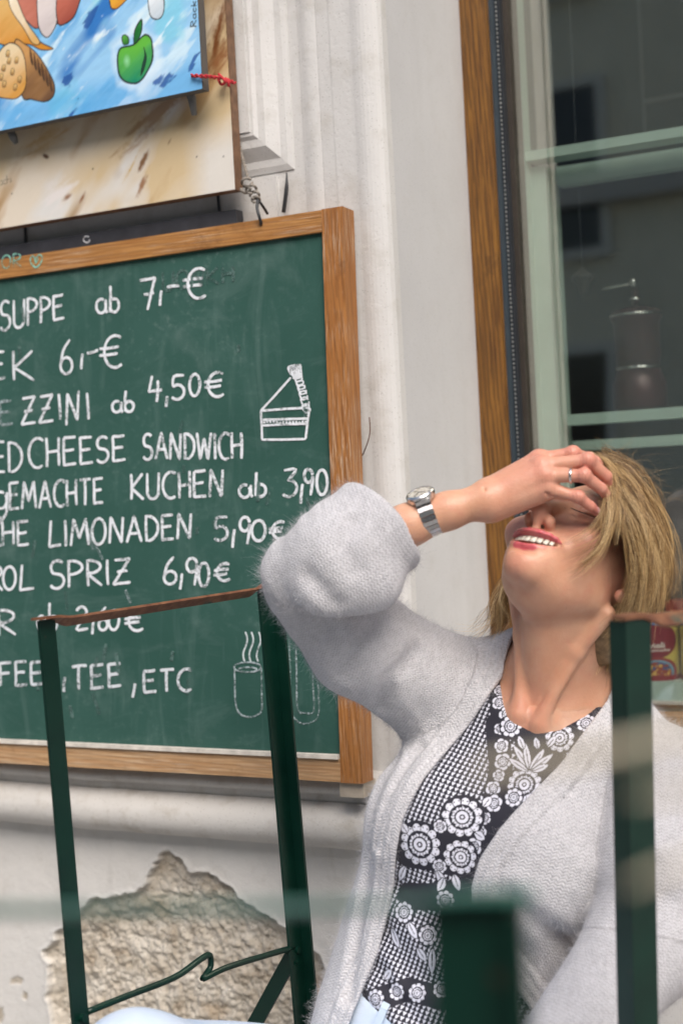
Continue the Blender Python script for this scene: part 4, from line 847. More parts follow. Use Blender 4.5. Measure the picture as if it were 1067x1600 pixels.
def make_chair():
    t = thing("folding_chair", (0, 0, 0), "", "chair", "green folding metal chairs at the cafe tables")
    def place(name, bm, mat, par=t, **k): return bm_obj(name, bm, mat, par, **k)
    for sx in (-1, 1):
        b = bmesh.new()                                       # one post is a flat bar, the other an angle iron; both lean a little
        x0 = sx * CW / 2; lean = 0.012; foot = 0.030
        wf = 0.0160 if sx < 0 else 0.0125
        c = [(x0 - wf, -0.002, 0.0), (x0 + wf, -0.002, 0.0), (x0 + wf, 0.002, 0.0), (x0 - wf, 0.002, 0.0)]
        add_hexa(b, [(x, y + foot, z) for x, y, z in c] + [(x, y - lean, CHT - 0.003) for x, y, z in c])
        if sx < 0:
            xe = x0 - wf + 0.002
            c = [(xe - 0.002, 0.0022, 0.0), (xe + 0.002, 0.0022, 0.0), (xe + 0.002, 0.019, 0.0), (xe - 0.002, 0.019, 0.0)]
            add_hexa(b, [(x, y + foot, z) for x, y, z in c] + [(x, y - lean, CHT - 0.004) for x, y, z in c])
        place("back_post", b, M_GREEN, bevel=0.0007, segs=1)
    b = bmesh.new(); n = 60; rows = []                         # flat top rail, twisted near both ends
    for i in range(n + 1):
        s = -1 + 2 * i / n; x = s * (CW / 2 + 0.019)
        tw = 0.0
        a = abs(s); k = sat(np.array([(0.92 - a) / 0.16]))[0]; k = k * k * (3 - 2 * k)
        ang = R(4) + R(34) * k; wd = 0.0085; dz = -0.008 * k
        cy, cz = -0.012 + 0.004, CHT + dz
        ca, sa = math.cos(ang), math.sin(ang)
        def pt(u, v_): return (x, cy + u * ca - v_ * sa, cz + u * sa + v_ * ca)
        rows.append([b.verts.new(pt(-wd, -0.0016)), b.verts.new(pt(wd, -0.0016)), b.verts.new(pt(wd, 0.0016)), b.verts.new(pt(-wd, 0.0016))])
    for r0, r1 in zip(rows, rows[1:]):
        for k in range(4): b.faces.new([r0[k], r0[(k + 1) % 4], r1[(k + 1) % 4], r1[k]])
    b.faces.new(rows[0][::-1]); b.faces.new(rows[-1])
    place("top_rail", b, M_RUST)
    # wire brace with a hook bend between the posts
    zb = 0.60; yb = 0.006
    b = bmesh.new(); pth = [(CW / 2 - 0.012, yb, zb + 0.028), (0.14, yb + .004, zb + 0.026), (0.05, yb + .004, zb + 0.020), (-0.005, yb, zb + 0.024), (-0.030, yb - .004, zb + 0.022), (-0.034, yb - .006, zb + 0.006), (-0.022, yb - .006, zb - 0.002), (-0.018, yb - .004, zb - 0.004), (-0.06, yb, zb - 0.003), (-0.14, yb + .002, zb - 0.012), (-CW / 2 + 0.004, yb, zb - 0.022)]
    add_tube(b, smooth_path([np.array(p) for p in pth], 6), 0.0042, 8); place("wire_brace", b, M_GREEN, smooth=True)
    for sx in (-1, 1):
        b = bmesh.new(); add_bar(b, (sx * (CW / 2 - 0.006), 0.004, zb - 0.035), (sx * (CW / 2 - 0.028), -0.36, 0.004), 0.004, 0.022, (0, 1, 0.6)); place("rear_leg", b, M_GREEN, bevel=0.0008, segs=1)
        b = bmesh.new(); add_tube(b, [(sx * (CW / 2), -0.004, zb + sx * 0.026), (sx * (CW / 2), 0.014, zb + sx * 0.026)], 0.0045, 10); place("rivet", b, M_GREEN)
    b = bmesh.new()
    for sx in (-1, 1): add_bar(b, (sx * (CW / 2 - 0.034), 0.055, 0.395), (sx * (CW / 2 - 0.034), 0.455, 0.407), 0.004, 0.02)
    seat = place("seat_frame", b, M_GREEN)
    for k in range(6):
        b = bmesh.new(); add_box(b, (-CW / 2 + 0.03, 0.075 + k * 0.064, 0.416), (CW / 2 - 0.03, 0.075 + k * 0.064 + 0.05, 0.432)); place("slat", b, M_SLAT, seat, bevel=0.003)
    return t
def chair_at(t, a, b_, flip):
    """put the back so that its top rail runs from a to b_ (world points)"""
    a = np.asarray(a); b_ = np.asarray(b_); m = (a + b_) / 2; d = b_ - a
    rz = math.atan2(d[1], d[0]) + (math.pi if flip else 0); off = Vector((0, 0.009, 0)); off.rotate(Matrix.Rotation(rz, 3, 'Z'))
    t.rotation_euler = (0, 0, rz); t.location = (m[0] + off[0], m[1] + off[1], 0)
def copy_tree(o, parent=None):
    c = o.copy(); COL.objects.link(c)
    if parent is not None: c.parent = parent
    for ch in list(o.children): copy_tree(ch, c)
    return c
def at_height(X, Y, z):
    r = ray(X, Y); return CAM + r * ((z - CAM[2]) / r[2])
chairA = make_chair()
chairB = copy_tree(chairA); chairC = copy_tree(chairA)
pA0, pA1 = at_height(84, 963, CHT), at_height(410, 914, CHT)
print("chair A", np.dot(pA0 - CAM, FW), np.dot(pA1 - CAM, FW), np.linalg.norm(pA0 - pA1))
chair_at(chairA, pA0, pA1, True)
chairA['label'] = "green folding chair standing empty in front of the chalkboard, rusty top rail in focus"
pB0 = at_height(990, 962, CHT); dB = np.array([math.cos(R(62)), math.sin(R(62)), 0]); chair_at(chairB, pB0, pB0 + dB * CW, False)
chairB['label'] = "green folding chair the laughing woman sits on, its post crossing her shoulder"
pC1 = at_height(742, 1392, CHT); pC0 = pC1 - np.array([math.cos(R(19.5)), math.sin(R(19.5)), 0]) * CW; chair_at(chairC, pC0, pC1, True)
print("B", np.dot(pB0 - CAM, FW), "C", np.dot(pC1 - CAM, FW))
M_TEAL = simple('green_rail', (0.022, 0.12, 0.09), 0.4, 0, 0.3, 14)
for ch in chairC.children:
    if ch.name.startswith('top_rail'): ch.data = ch.data.copy(); ch.data.materials[0] = M_TEAL; [setattr(v_.co, 'z', CHT + (v_.co.z - CHT) * 0.45) for v_ in ch.data.vertices]; ch.scale = (1, 0.55, 1)
chairC['label'] = "nearest folding chair, blurred green post and rail low in the foreground"

# ================================================================== HOUSE ACROSS THE STREET (seen as a reflection in the glass)
opp = thing("townhouse", (0, -14, 0), "grey town house across the street, seen mirrored in the window glass", "building")
M_OPP = plaster("house_render", (0.72, 0.69, 0.55), (0.50, 0.49, 0.36)); M_DARKG = simple("dark_pane", (0.02, 0.022, 0.025), 0.1)
b = bmesh.new(); add_box(b, (-30, -22, 0), (22, -14, 9.5)); bm_obj("wall", b, M_OPP, opp)
b = bmesh.new(); add_box(b, (-30.2, -14.5, 9.5), (22.2, -13.5, 10.0)); add_box(b, (-30.1, -14.001, 4.4), (22.1, -13.75, 4.75)); bm_obj("cornice", b, simple("cornice", (0.45, 0.44, 0.4), 0.8), opp)
for fl in range(3):
    for k in range(16):
        x = -28 + k * 3.1; z = 0.6 + fl * 3.15
        f = bmesh.new()
        for q in ((x, z, x + 0.12, z + 2.2), (x + 1.28, z, x + 1.4, z + 2.2), (x + 0.1201, z, x + 1.2799, z + 0.12), (x + 0.1201, z + 2.08, x + 1.2799, z + 2.2)): add_box(f, (q[0], -14.02, q[1]), (q[2], -13.9, q[3]))
        fo = bm_obj("window", f, simple("house_trim", (0.56, 0.56, 0.5), 0.6) if k == 0 and fl == 0 else bpy.data.materials["house_trim"], opp)
        g = bmesh.new(); add_box(g, (x + 0.1202, -14.02, z + 0.1202), (x + 1.2798, -13.97, z + 2.0798)); bm_obj("pane", g, M_DARKG, fo)

# pale dry stalk hanging into the picture close to the camera
b = bmesh.new(); M_STRAW = simple("straw", (0.46, 0.40, 0.29), 0.7, 0, 0.2, 80)
add_tube(b, smooth_path([P(745, 1205, 0.315), P(860, 1188, 0.31), P(980, 1168, 0.308), P(1100, 1145, 0.306), P(1240, 1150, 0.306), P(1290, 1500, 0.31), P(1300, 2200, 0.315)], 8), 0.0017, 8)
add_tube(b, smooth_path([P(1245, 1200, 0.308), P(1130, 1225, 0.308), P(1040, 1238, 0.31), P(985, 1246, 0.312)], 6), [0.0015 - 0.00004 * i for i in range(19)], 8)
add_tube(b, smooth_path([P(1290, 1420, 0.308), P(1160, 1350, 0.308), P(1060, 1352, 0.31), P(980, 1385, 0.312)], 6), [0.0016 - 0.00004 * i for i in range(19)], 8)
tag(bm_obj("dry_stalk", b, M_STRAW, None, origin=P(1300, 2200, 0.315), smooth=True), "pale dry plant stalk, blurred, crossing in front of the right hand green post", "plant")

# ================================================================== PERSON: signed-distance modelling in metres, axes (right, up, towards the street)
import time as _time
_t0 = _time.time()
A3 = lambda *v: np.array(v, np.float32)
def Q(X, Y, d): return A3((X - CX) / FPX * d, (CY - Y) / FPX * d, -d)
def Qw(q):
    q = np.asarray(q, float); q = q.reshape(-1, 3); return CAM + q[:, :1] * RT + q[:, 1:2] * UP - q[:, 2:3] * FW
def smin(a, b, k): h = np.clip(0.5 + 0.5 * (b - a) / k, 0, 1); return b * (1 - h) + a * h - k * h * (1 - h)
def smax(a, b, k): return -smin(-a, -b, k)
def sph(p, c, r): return np.sqrt(((p - A3(*c)) ** 2).sum(1)) - r
def cap(p, a, b, ra, rb=None):
    rb = ra if rb is None else rb; a = A3(*a); ba = A3(*b) - a; pa = p - a
    t = np.clip(pa @ ba / (ba @ ba), 0, 1); return np.sqrt(((pa - t[:, None] * ba) ** 2).sum(1)) - (ra + (rb - ra) * t)
def ell(p, c, r, M=None):
    q = p - A3(*c)
    if M is not None: q = q @ np.asarray(M, np.float32).T
    r = A3(*r); k0 = np.sqrt(((q / r) ** 2).sum(1)); k1 = np.sqrt(((q / (r * r)) ** 2).sum(1)) + 1e-9; return k0 * (k0 - 1) / k1
def chain(p, pts, rad, k=0.004):
    d = None
    for i in range(len(pts) - 1):
        c = cap(p, pts[i], pts[i + 1], rad[i], rad[i + 1]); d = c if d is None else smin(d, c, k)
    return d
def mesh_sdf(fn, lo, hi, h, B_=8):
    lo, hi = np.asarray(lo, float), np.asarray(hi, float); nb = np.ceil((hi - lo) / (h * B_)).astype(int); n = nb * B_ + 1
    ax = [lo[i] + (np.arange(nb[i]) + 0.5) * h * B_ for i in range(3)]
    c = np.stack(np.meshgrid(*ax, indexing='ij'), -1).reshape(-1, 3).astype(np.float32)
    dc = fn(c); act = np.abs(dc) < h * B_ * 1.35
    f = np.repeat(np.repeat(np.repeat(np.where(dc < 0, -1, 1).astype(np.float32).reshape(nb), B_, 0), B_, 1), B_, 2)
    f = np.pad(f, ((0, 1),) * 3, mode='edge')
    bi = np.stack(np.unravel_index(np.nonzero(act)[0], nb), 1)
    loc = np.stack(np.meshgrid(*[np.arange(B_ + 1)] * 3, indexing='ij'), -1).reshape(-1, 3)
    for s in range(0, len(bi), 400):
        ijk = (bi[s:s + 400, None, :] * B_ + loc[None]).reshape(-1, 3)
        v = fn((lo + ijk * h).astype(np.float32)); f[ijk[:, 0], ijk[:, 1], ijk[:, 2]] = v
    f[0], f[-1] = np.maximum(f[0], 1e-4), np.maximum(f[-1], 1e-4); f[:, 0], f[:, -1] = np.maximum(f[:, 0], 1e-4), np.maximum(f[:, -1], 1e-4); f[:, :, 0], f[:, :, -1] = np.maximum(f[:, :, 0], 1e-4), np.maximum(f[:, :, -1], 1e-4)
    s = f < 0; m = np.array(f.shape) - 1; cnt = np.zeros(m, np.uint8); sl = lambda o: tuple(slice(o[i], o[i] + m[i]) for i in range(3))
    corners = [(i, j, k) for i in (0, 1) for j in (0, 1) for k in (0, 1)]
    for o in corners: cnt += s[sl(o)]
    cells = np.argwhere((cnt > 0) & (cnt < 8)); ids = np.full(m, -1, np.int32); ids[tuple(cells.T)] = np.arange(len(cells))
    cv = np.stack([f[tuple((cells + o).T)] for o in corners], 1); acc = np.zeros((len(cells), 3)); w_ = np.zeros(len(cells))
    for a in range(8):
        for b_ in range(a + 1, 8):
            oa, ob = np.array(corners[a]), np.array(corners[b_])
            if np.abs(oa - ob).sum() != 1: continue
            va, vb = cv[:, a], cv[:, b_]; x = (va < 0) != (vb < 0); t = np.where(x, va / np.where(x, va - vb, 1), 0)
            acc += np.where(x[:, None], oa + t[:, None] * (ob - oa), 0); w_ += x
    verts = lo + (cells + acc / w_[:, None]) * h; quads = []
    for a in range(3):
        u, v = (a + 1) % 3, (a + 2) % 3; s0 = [slice(None)] * 3; s1 = [slice(None)] * 3; s0[a] = slice(0, -1); s1[a] = slice(1, None)
        e = np.argwhere(s[tuple(s0)] != s[tuple(s1)]); e = e[(e[:, u] > 0) & (e[:, v] > 0) & (e[:, u] < m[u]) & (e[:, v] < m[v])]
        if not len(e): continue
        du, dv = np.eye(3, dtype=int)[u], np.eye(3, dtype=int)[v]
        q = np.stack([ids[tuple((e - du - dv).T)], ids[tuple((e - dv).T)], ids[tuple(e.T)], ids[tuple((e - du).T)]], 1)
        neg = s[tuple(e.T)]; q[~neg] = q[~neg][:, ::-1]; quads.append(q)
    quads = np.concatenate(quads); quads = quads[(quads >= 0).all(1)]
    return verts, quads
def smooth_mesh(v, q, it=1):
    e = np.concatenate([q[:, [0, 1]], q[:, [1, 2]], q[:, [2, 3]], q[:, [3, 0]]])
    for _ in range(it):
        acc = np.zeros_like(v); cn = np.zeros(len(v))
        for a, b_ in ((0, 1), (1, 0)):
            np.add.at(acc, e[:, a], v[e[:, b_]]); np.add.at(cn, e[:, a], 1)
        v = v * 0.5 + 0.5 * acc / np.maximum(cn, 1)[:, None]
    return v
def fattr(o, name, val):
    a = o.data.attributes.new(name, 'FLOAT', 'POINT'); a.data.foreach_set('value', np.asarray(val, np.float32))
def vattr(o, name, val):
    a = o.data.attributes.new(name, 'FLOAT_VECTOR', 'POINT'); a.data.foreach_set('vector', np.asarray(val, np.float32).ravel())
def nz(p, s, seed=0, octs=2): return fbm(np.asarray(p, float) * s + 50, octs, seed).astype(np.float32)

# ---- head frame fitted to the landmarks of the face
HL = A3(.8926, -.1283, .4323); HU = A3(.4225, .5729, -.7024); HN = A3(-.1575, .8095, .5655); _cy, _sy = math.cos(R(8.5)), math.sin(R(8.5)); HL, HN = HL * _cy + HN * _sy, HN * _cy - HL * _sy; HS = 1.05
HC = Q(886, 884, 1.72); _m0 = HC + HS * (-.073 * HU + .092 * HN)
_cr, _sr = math.cos(R(11)), math.sin(R(11)); HL, HU = HL * _cr - HU * _sr, HU * _cr + HL * _sr      # the head tips towards the shoulder, about the mouth
HC = _m0 - HS * (-.073 * HU + .092 * HN)
HM = np.stack([HL, HU, HN])
def toH(p): return ((p - HC) @ HM.T) / HS
def fromH(a, b, c): return HC + HS * (a * HL + b * HU + c * HN)
# ---- torso frame
TUP = A3(.366, .93, -.03); TUP /= np.linalg.norm(TUP); TS = A3(.85, -.335, .40); TS -= TUP * (TS @ TUP); TS /= np.linalg.norm(TS); TN = np.cross(TS, TUP)
TO = Q(858, 1085, 1.74); TM = np.stack([TS, TUP, TN])
def toT(p): return (p - TO) @ TM.T
def fromT(s, t, n): return TO + s * TS + t * TUP + n * TN
def TP(X, Y, n0):
    """where the sight line through X, Y meets the torso plane n = n0: (s, t)"""
    r = Q(X, Y, 1.0); k = ((TO + n0 * TN) @ TN) / (r @ TN); q = toT((r * k)[None])[0]; return q[:2]
SHR = fromT(-.142, -.040, -.005); SHL = fromT(.160, -.040, -.005)
ELR = Q(466, 904, 1.66); WRR = Q(748, 785, 1.615); ELL_ = Q(1004, 1475, 1.60); WRL = Q(850, 1690, 1.50)
# ---- face
LIPC = lambda a: 0.0935 - 14.0 * a * a
def mouth_b(b_, a): return b_ - 0.0108 * (a / 0.029) ** 2
UPL = [(a, -0.0735 + 0.0088 * math.sqrt(max(0, 1 - (a / 0.0312) ** 2)) - (0.0012 if a == 0 else 0) + 0.0108 * (a / 0.029) ** 2, LIPC(a) + 0.0005) for a in (-.0308, -.0255, -.0185, -.0105, -.0045, 0, .0045, .0105, .0185, .0255, .0308)]
LOL = [(a, -0.0735 - 0.0102 * math.sqrt(max(0, 1 - (a / 0.0312) ** 2)) + 0.0108 * (a / 0.029) ** 2, LIPC(a) - 0.0045) for a in (-.0308, -.0255, -.0185, -.0105, 0, .0105, .0185, .0255, .0308)]
def lips_d(h):
    u = chain(h, UPL, [.0012, .0028, .0041, .0047, .0048, .0045, .0048, .0047, .0041, .0028, .0012], .002)
    l = chain(h, LOL, [.0010, .0022, .0031, .0036, .0038, .0036, .0031, .0022, .0010], .002); return u, l
def head_sdf(h):
    d = ell(h, (0, .030, -.018), (.0735, .084, .096)); d = smin(d, ell(h, (0, -.032, .026), (.0565, .076, .060)), .03)
    ha = h.copy(); ha[:, 0] = np.abs(ha[:, 0])                # both halves at once
    d = smin(d, cap(ha, (.0415, -.049, .0), (.0095, -.0930, .0640), .0150, .0125), .022)
    d = smin(d, sph(h, (0, -.0945, .0735), .0135), .018)
    d = smin(d, ell(ha, (.0385, -.031, .0625), (.0225, .0205, .0195)), .016)
    d = smin(d, ell(h, (0, -.069, .0665), (.031, .026, .0245)), .018)
    d = smin(d, ell(h, (0, .021, .070), (.045, .012, .019)), .02)
    d = smax(d, -sph(ha, (.031, .001, .100), .0165), .014)
    d = smin(d, ell(ha, (.031, -.001, .0715), (.0150, .0120, .0135)), .004)
    d = smax(d, -cap(ha, (.019, -.0062, .087), (.044, -.0060, .0785), .0012), .002)       # lash line of the closed eye
    d = smin(d, cap(h, (0, .006, .082), (0, -.038, .107), .0065, .0085), .012); d = smin(d, sph(h, (0, -.0420, .1075), .0092), .006)
    d = smin(d, ell(ha, (.0125, -.0465, .0955), (.0068, .0075, .0095)), .005)
    d = smax(d, -ell(ha, (.0074, -.0560, .0975), (.0034, .0042, .0060)), .0025)
    d = smin(d, cap(h, (0, -.0505, .102), (0, -.057, .093), .0042), .006)
    d = smax(d, -chain(ha, [(.0190, -.045, .0925), (.0290, -.056, .0855), (.0405, -.069, .0755), (.0415, -.078, .069)], [.001, .0016, .0018, .0005]), .007)
    m = h.copy(); m[:, 1] = mouth_b(h[:, 1], h[:, 0])
    u, l = lips_d(h); d = smin(d, u, .0035); d = smin(d, l, .0035)
    d = smax(d, -ell(m, (0, -.0737, .085), (.0285, .0074, .022)), .0018)
    d = smax(d, -ell(h, (0, -.0885, .0915), (.018, .0026, .006)), .007)                       # hollow under the lower lip
    e = ell(ha, (.0745, -.004, -.012), (.008, .031, .019)); e = smin(e, sph(ha, (.0735, -.036, -.001), .0075), .008); e = smax(e, -ell(ha, (.083, -.002, -.008), (.006, .018, .010)), .004)
    d = smin(d, e, .004)
    return d * HS
NK0, NK1 = fromH(0, -.045, -.030), fromT(0, .005, -.008); NOTCH = fromT(.0, -.036, .058)
def neck_sdf(p):
    d = cap(p, NK0, NK1, .050, .054)
    d = smin(d, cap(p, fromH(0, -.076, .004), fromT(.0, -.012, .028), .022, .018), .020)                 # throat
    for s in (-1, 1):
        d = smin(d, chain(p, [fromH(s * .060, -.050, -.018), (fromH(s * .046, -.062, -.004) + fromT(s * .026, .01, .04)) / 2, fromT(s * .013, -.030, .054)], [.0095, .009, .0062], .008), .008)
    d = smax(d, -sph(p, fromT(.0, -.030, .075), .010), .014)
    return d
def torso_sdf(p):
    q = toT(p); qa = q.copy(); qa[:, 0] = np.abs(qa[:, 0])
    d = ell(q, (0, -.165, -.012), (.138, .160, .088)); d = smin(d, ell(q, (0, -.33, -.008), (.116, .16, .082)), .06); d = smin(d, ell(q, (.012, -.50, -.010), (.112, .13, .104)), .06)
    d = smin(d, ell(qa, (.068, -.185, .060), (.056, .060, .042)), .045)
    d = smin(d, cap(qa, (.04, -.035, -.014), (.150, -.048, -.014), .040, .046), .04)
    d = smin(d, cap(qa, (.02, .045, -.03), (.115, -.020, -.03), .036, .026), .04)
    d = smin(d, cap(qa, (.016, -.046, .040), (.13, -.022, .016), .0065, .0075), .022)            # collar bones
    return d
def hp(x, y, d): return Q(760 + x / 4.85, 690 + y / 4.85, d)
FING = {  # joints traced from the knuckles of the hand: (mcp, pip, dip, tip) and radii
 'index': ([hp(395, 135, 1.622), hp(650, 92, 1.612), hp(815, 150, 1.626), hp(900, 235, 1.642)], [.0098, .0084, .0074, .0062]),
 'middle': ([hp(410, 185, 1.606), hp(765, 142, 1.592), hp(900, 262, 1.606), hp(925, 375, 1.622)], [.0100, .0086, .0076, .0062]),
 'ring': ([hp(440, 258, 1.600), hp(735, 258, 1.586), hp(865, 355, 1.598), hp(915, 420, 1.611)], [.0098, .0080, .0070, .0058]),
 'pinky': ([hp(460, 352, 1.602), hp(690, 420, 1.592), hp(785, 490, 1.600), hp(832, 530, 1.608)], [.0092, .0072, .0062, .0052])}
THB = [hp(170, 420, 1.632), hp(330, 440, 1.652), hp(470, 450, 1.662), hp(580, 420, 1.668)]
WR2 = hp(40, 430, 1.616)
def hand_arm_sdf(p):
    d = chain(p, [ELR, Q(560, 852, 1.63), Q(640, 820, 1.622), Q(700, 798, 1.618), Q(752, 783, 1.616)], [.037, .034, .0235, .0205, .0190], .01)
    palm = None
    for i, (k, (j, r)) in enumerate(FING.items()):
        a = WR2 + A3(0, (1.5 - i) * .0065, (-.004 if i in (0, 3) else .001)); c = cap(p, a, j[0], .0150, .0108); palm = c if palm is None else smin(palm, c, .010)
    palm = smin(palm, cap(p, hp(60, 470, 1.618), hp(430, 385, 1.612), .0165, .0095), .014)           # heel of the hand
    palm = smin(palm, cap(p, hp(150, 380, 1.630), hp(380, 270, 1.628), .016, .014), .014)
    d = smin(d, palm, .016)
    fs = []
    for k, (j, r) in FING.items():
        mcp, pip, dip, tip = j
        r = [x_ * .95 for x_ in r]; f = cap(p, mcp, pip, r[0] * .90, r[1] * .96); f = smin(f, cap(p, pip, dip, r[1] * .97, r[2]), .003); f = smin(f, cap(p, dip, tip, r[2] * .97, r[3]), .002)
        f = smin(f, sph(p, mcp + A3(0, .001, .0022), r[0] * .92), .006); f = smin(f, sph(p, pip + A3(.0005, .0012, .0008), r[1] * 1.03), .004)
        fs.append(f)
    df = fs[0]
    for f in fs[1:]: df = smin(df, f, .0012)
    d = smin(d, df, .0065)
    d = smin(d, chain(p, THB, [.015, .0115, .0095, .0075], .004), .008)
    j = FING['pinky'][0]
    for k in range(3):                                              # extensor tendons and wrist creases
        jj = list(FING.values())[k + 1][0][0]; d = smin(d, cap(p, WR2 + A3(.012, .006 - .006 * k, .012), jj + A3(0, .001, .0062), .0022, .0030), .006)
    for q0, q1 in ((hp(-20, 350, 1.598), hp(30, 520, 1.60)), (hp(455, 395, 1.592), hp(505, 415, 1.595)), (hp(448, 380, 1.593), hp(470, 420, 1.596))):
        d = smax(d, -cap(p, q0, q1, .0008), .003)
    return d
def larm_sdf(p):
    d = chain(p, [SHL, ELL_, WRL], [.046, .036, .022], .02)
    hx = (WRL - ELL_); hx /= np.linalg.norm(hx); sx = np.cross(hx, A3(0, 0, 1)); sx /= np.linalg.norm(sx)
    d = smin(d, cap(p, WRL, WRL + hx * .075, .020, .024), .02)
    for i in range(4):
        b0 = WRL + hx * .08 + sx * (i - 1.5) * .017; d = smin(d, chain(p, [b0, b0 + hx * .035 + A3(0, -.008, 0), b0 + hx * .06 + A3(0, -.022, 0)], [.0085, .0075, .006], .004), .004)
    d = smin(d, chain(p, [WRL + hx * .02 - sx * .018, WRL + hx * .05 - sx * .04, WRL + hx * .08 - sx * .045], [.011, .009, .007], .004), .006)
    return d
HIPR, HIPL = fromT(-.085, -.575, .0), fromT(.085, -.575, .0)
KNR, KNL = Q(212, 1690, 1.50), Q(330, 1800, 1.34)
GZ = A3(*(np.array([RT[2], UP[2], -FW[2]])))                          # world up in these axes
def floor_pt(q, dx, dz): 
    wq = Qw(q)[0]; wq = np.array([wq[0] + dx, wq[1] + dz, 0.09]); r = wq - CAM; return A3(r @ RT, r @ UP, -(r @ FW))
ANR, ANL = floor_pt(KNR, 0.06, 0.03), floor_pt(KNL, 0.05, 0.02)
def legs_sdf(p, o=0.0):
    d = None
    for h_, k_, a_ in ((HIPR, KNR, ANR), (HIPL, KNL, ANL)):
        c = smin(cap(p, h_, k_, .078 + o, .056 + o), cap(p, k_, a_, .056 + o, .042 + o), .03); d = c if d is None else smin(d, c, .02)
    return d
def body_sdf(p):
    hd = head_sdf(toH(p)); nk = neck_sdf(p); d = smin(hd, nk, .009); d = smin(d, torso_sdf(p), .034)
    d = smin(d, cap(p, SHR, ELR, .046, .037), .03); d = smin(d, larm_sdf(p), .02)
    return np.minimum(d, hand_arm_sdf(p))
def full_sdf(p): return smin(body_sdf(p), legs_sdf(p, -.022), .03)
H1 = 0.0014
v1, q1 = mesh_sdf(body_sdf, (-.125, -.275, -1.90), (.425, .085, -1.555), H1)
v1 = smooth_mesh(v1, q1, 1)
v2, q2 = mesh_sdf(full_sdf, (-.45, -1.25, -1.95), (.50, -.268, -1.10), 0.008)
print("body", len(v1), len(v2), _time.time() - _t0)
# the coarse lower body continues the fine one underneath the clothes
vb = np.concatenate([v1, v2]); qb = np.concatenate([q1, q2 + len(v1)])
PELV = Qw(fromT(0, -.54, 0))[0]; BASE = (PELV[0], PELV[1], 0.0)
sk = Mat("skin", 0.38); sk.set('Subsurface Weight', 0.2); sk.b.inputs['Subsurface Radius'].default_value = (1.0, 0.35, 0.2); sk.set('Subsurface Scale', 0.006); sk.set('Specular IOR Level', 0.42)
_m = sk.noise(26, 5, 0.6); _f = sk.noise(240, 3)
_c = sk.mix(sk.ramp(_m, [(0.3, 0.0), (0.7, 1.0)]), (0.545, 0.275, 0.17), (0.61, 0.34, 0.225))
_c = sk.mix(sk.attr("rosy", 2), _c, (0.58, 0.21, 0.17)); _c = sk.mix(sk.attr("lip", 2), _c, (0.55, 0.115, 0.135)); _c = sk.mix(sk.attr("mouth", 2), _c, (0.10, 0.02, 0.02)); _c = sk.mix(sk.attr("nail", 2), _c, (0.72, 0.42, 0.42))
_c = sk.mix(sk.ramp(sk.noise(62, 4, 0.65), [(0.52, 0.0), (0.72, 0.35)]), _c, (0.55, 0.22, 0.16)); _c = sk.mix(sk.ramp(sk.noise(13, 3), [(0.5, 0.0), (0.7, 0.3)]), _c, (0.60, 0.40, 0.27))
_sp = sk.n('TexVoronoi', 0, Vector=sk.tc(), Scale=85.0); _c = sk.mix(sk.math('MULTIPLY', sk.ramp(_sp, [(0.06, 0.5), (0.12, 0.0)]), sk.ramp(sk.noise(30, 2), [(0.5, 0.0), (0.6, 1.0)])), _c, (0.33, 0.16, 0.10))
sk.set('Base Color', _c); sk.set('Roughness', sk.mix(sk.attr("lip", 2), sk.ramp(_m, [(0.3, 0.34), (0.7, 0.48)]), (0.25, 0.25, 0.25)))
_pv = sk.n('TexVoronoi', 0, Vector=sk.tc(), Scale=520.0); _wr = sk.noise(3.0, 4, 0.6, vec=sk.map(scale=(60, 60, 160)))
_kn = sk.math('MULTIPLY', sk.attr("knuckle", 2), sk.n('TexWave', 1, props={'wave_type': 'BANDS', 'bands_direction': 'X'}, Vector=sk.map(rot=(0, 0, -0.48)), Scale=95.0, Distortion=5.0, Detail=3.0, Detail_Scale=1.5))
_vein = sk.ramp(sk.noise(2.0, 2, vec=sk.map(scale=(16, 16, 34)), dist=1.0), [(0.46, 0.0), (0.5, 1.0), (0.54, 0.0)])
sk.bump(sk.math('ADD', sk.math('MULTIPLY', _pv, 0.5), sk.math('ADD', sk.math('ADD', _f, sk.math('MULTIPLY', _kn, -2.2)), sk.math('ADD', sk.math('MULTIPLY', _wr, 0.5), sk.math('MULTIPLY', sk.math('MULTIPLY', _vein, sk.attr("handback", 2)), 0.15)))), 0.4, 0.0008)
person = np_mesh("person", Qw(vb), qb, sk.m, None, origin=BASE)
tag(person, "laughing blonde person in a grey fluffy cardigan, head thrown back and hand over the eyes", "person")
h = toH(vb.astype(np.float32)); u, l = lips_d(h); near = (h[:, 2] > .06) & (np.abs(h[:, 0]) < .036); dm = h.copy(); dm[:, 1] = mouth_b(h[:, 1], h[:, 0])
lip = np.clip(1 - np.minimum(u, l) / .0011, 0, 1) * near; mo = np.clip(-ell(dm, (0, -.0737, .085), (.0274, .0064, .022)) / .0008 + 0.2, 0, 1) * (h[:, 2] < LIPC(h[:, 0]) - .0035) * near
g = lambda c, r: np.exp(-((h - A3(*c)) ** 2).sum(1) / r ** 2)
rosy = 0.45 * (g((.042, -.030, .07), .026) + g((-.042, -.030, .07), .026)) + .5 * g((0, -.043, .108), .015) + .35 * g((0, -.105, .08), .018) + .3 * g((.012, -.05, .095), .012) + .5 * g((.075, -.03, 0), .02)
ad = hand_arm_sdf(vb.astype(np.float32)); isarm = ad < .003
for k, (j, r) in FING.items():
    for q_, a in ((j[0], .35), (j[1], .55), (j[3], .6), (j[2], .35)): rosy = rosy + a * np.exp(-((vb - q_) ** 2).sum(1) / .011 ** 2) * isarm
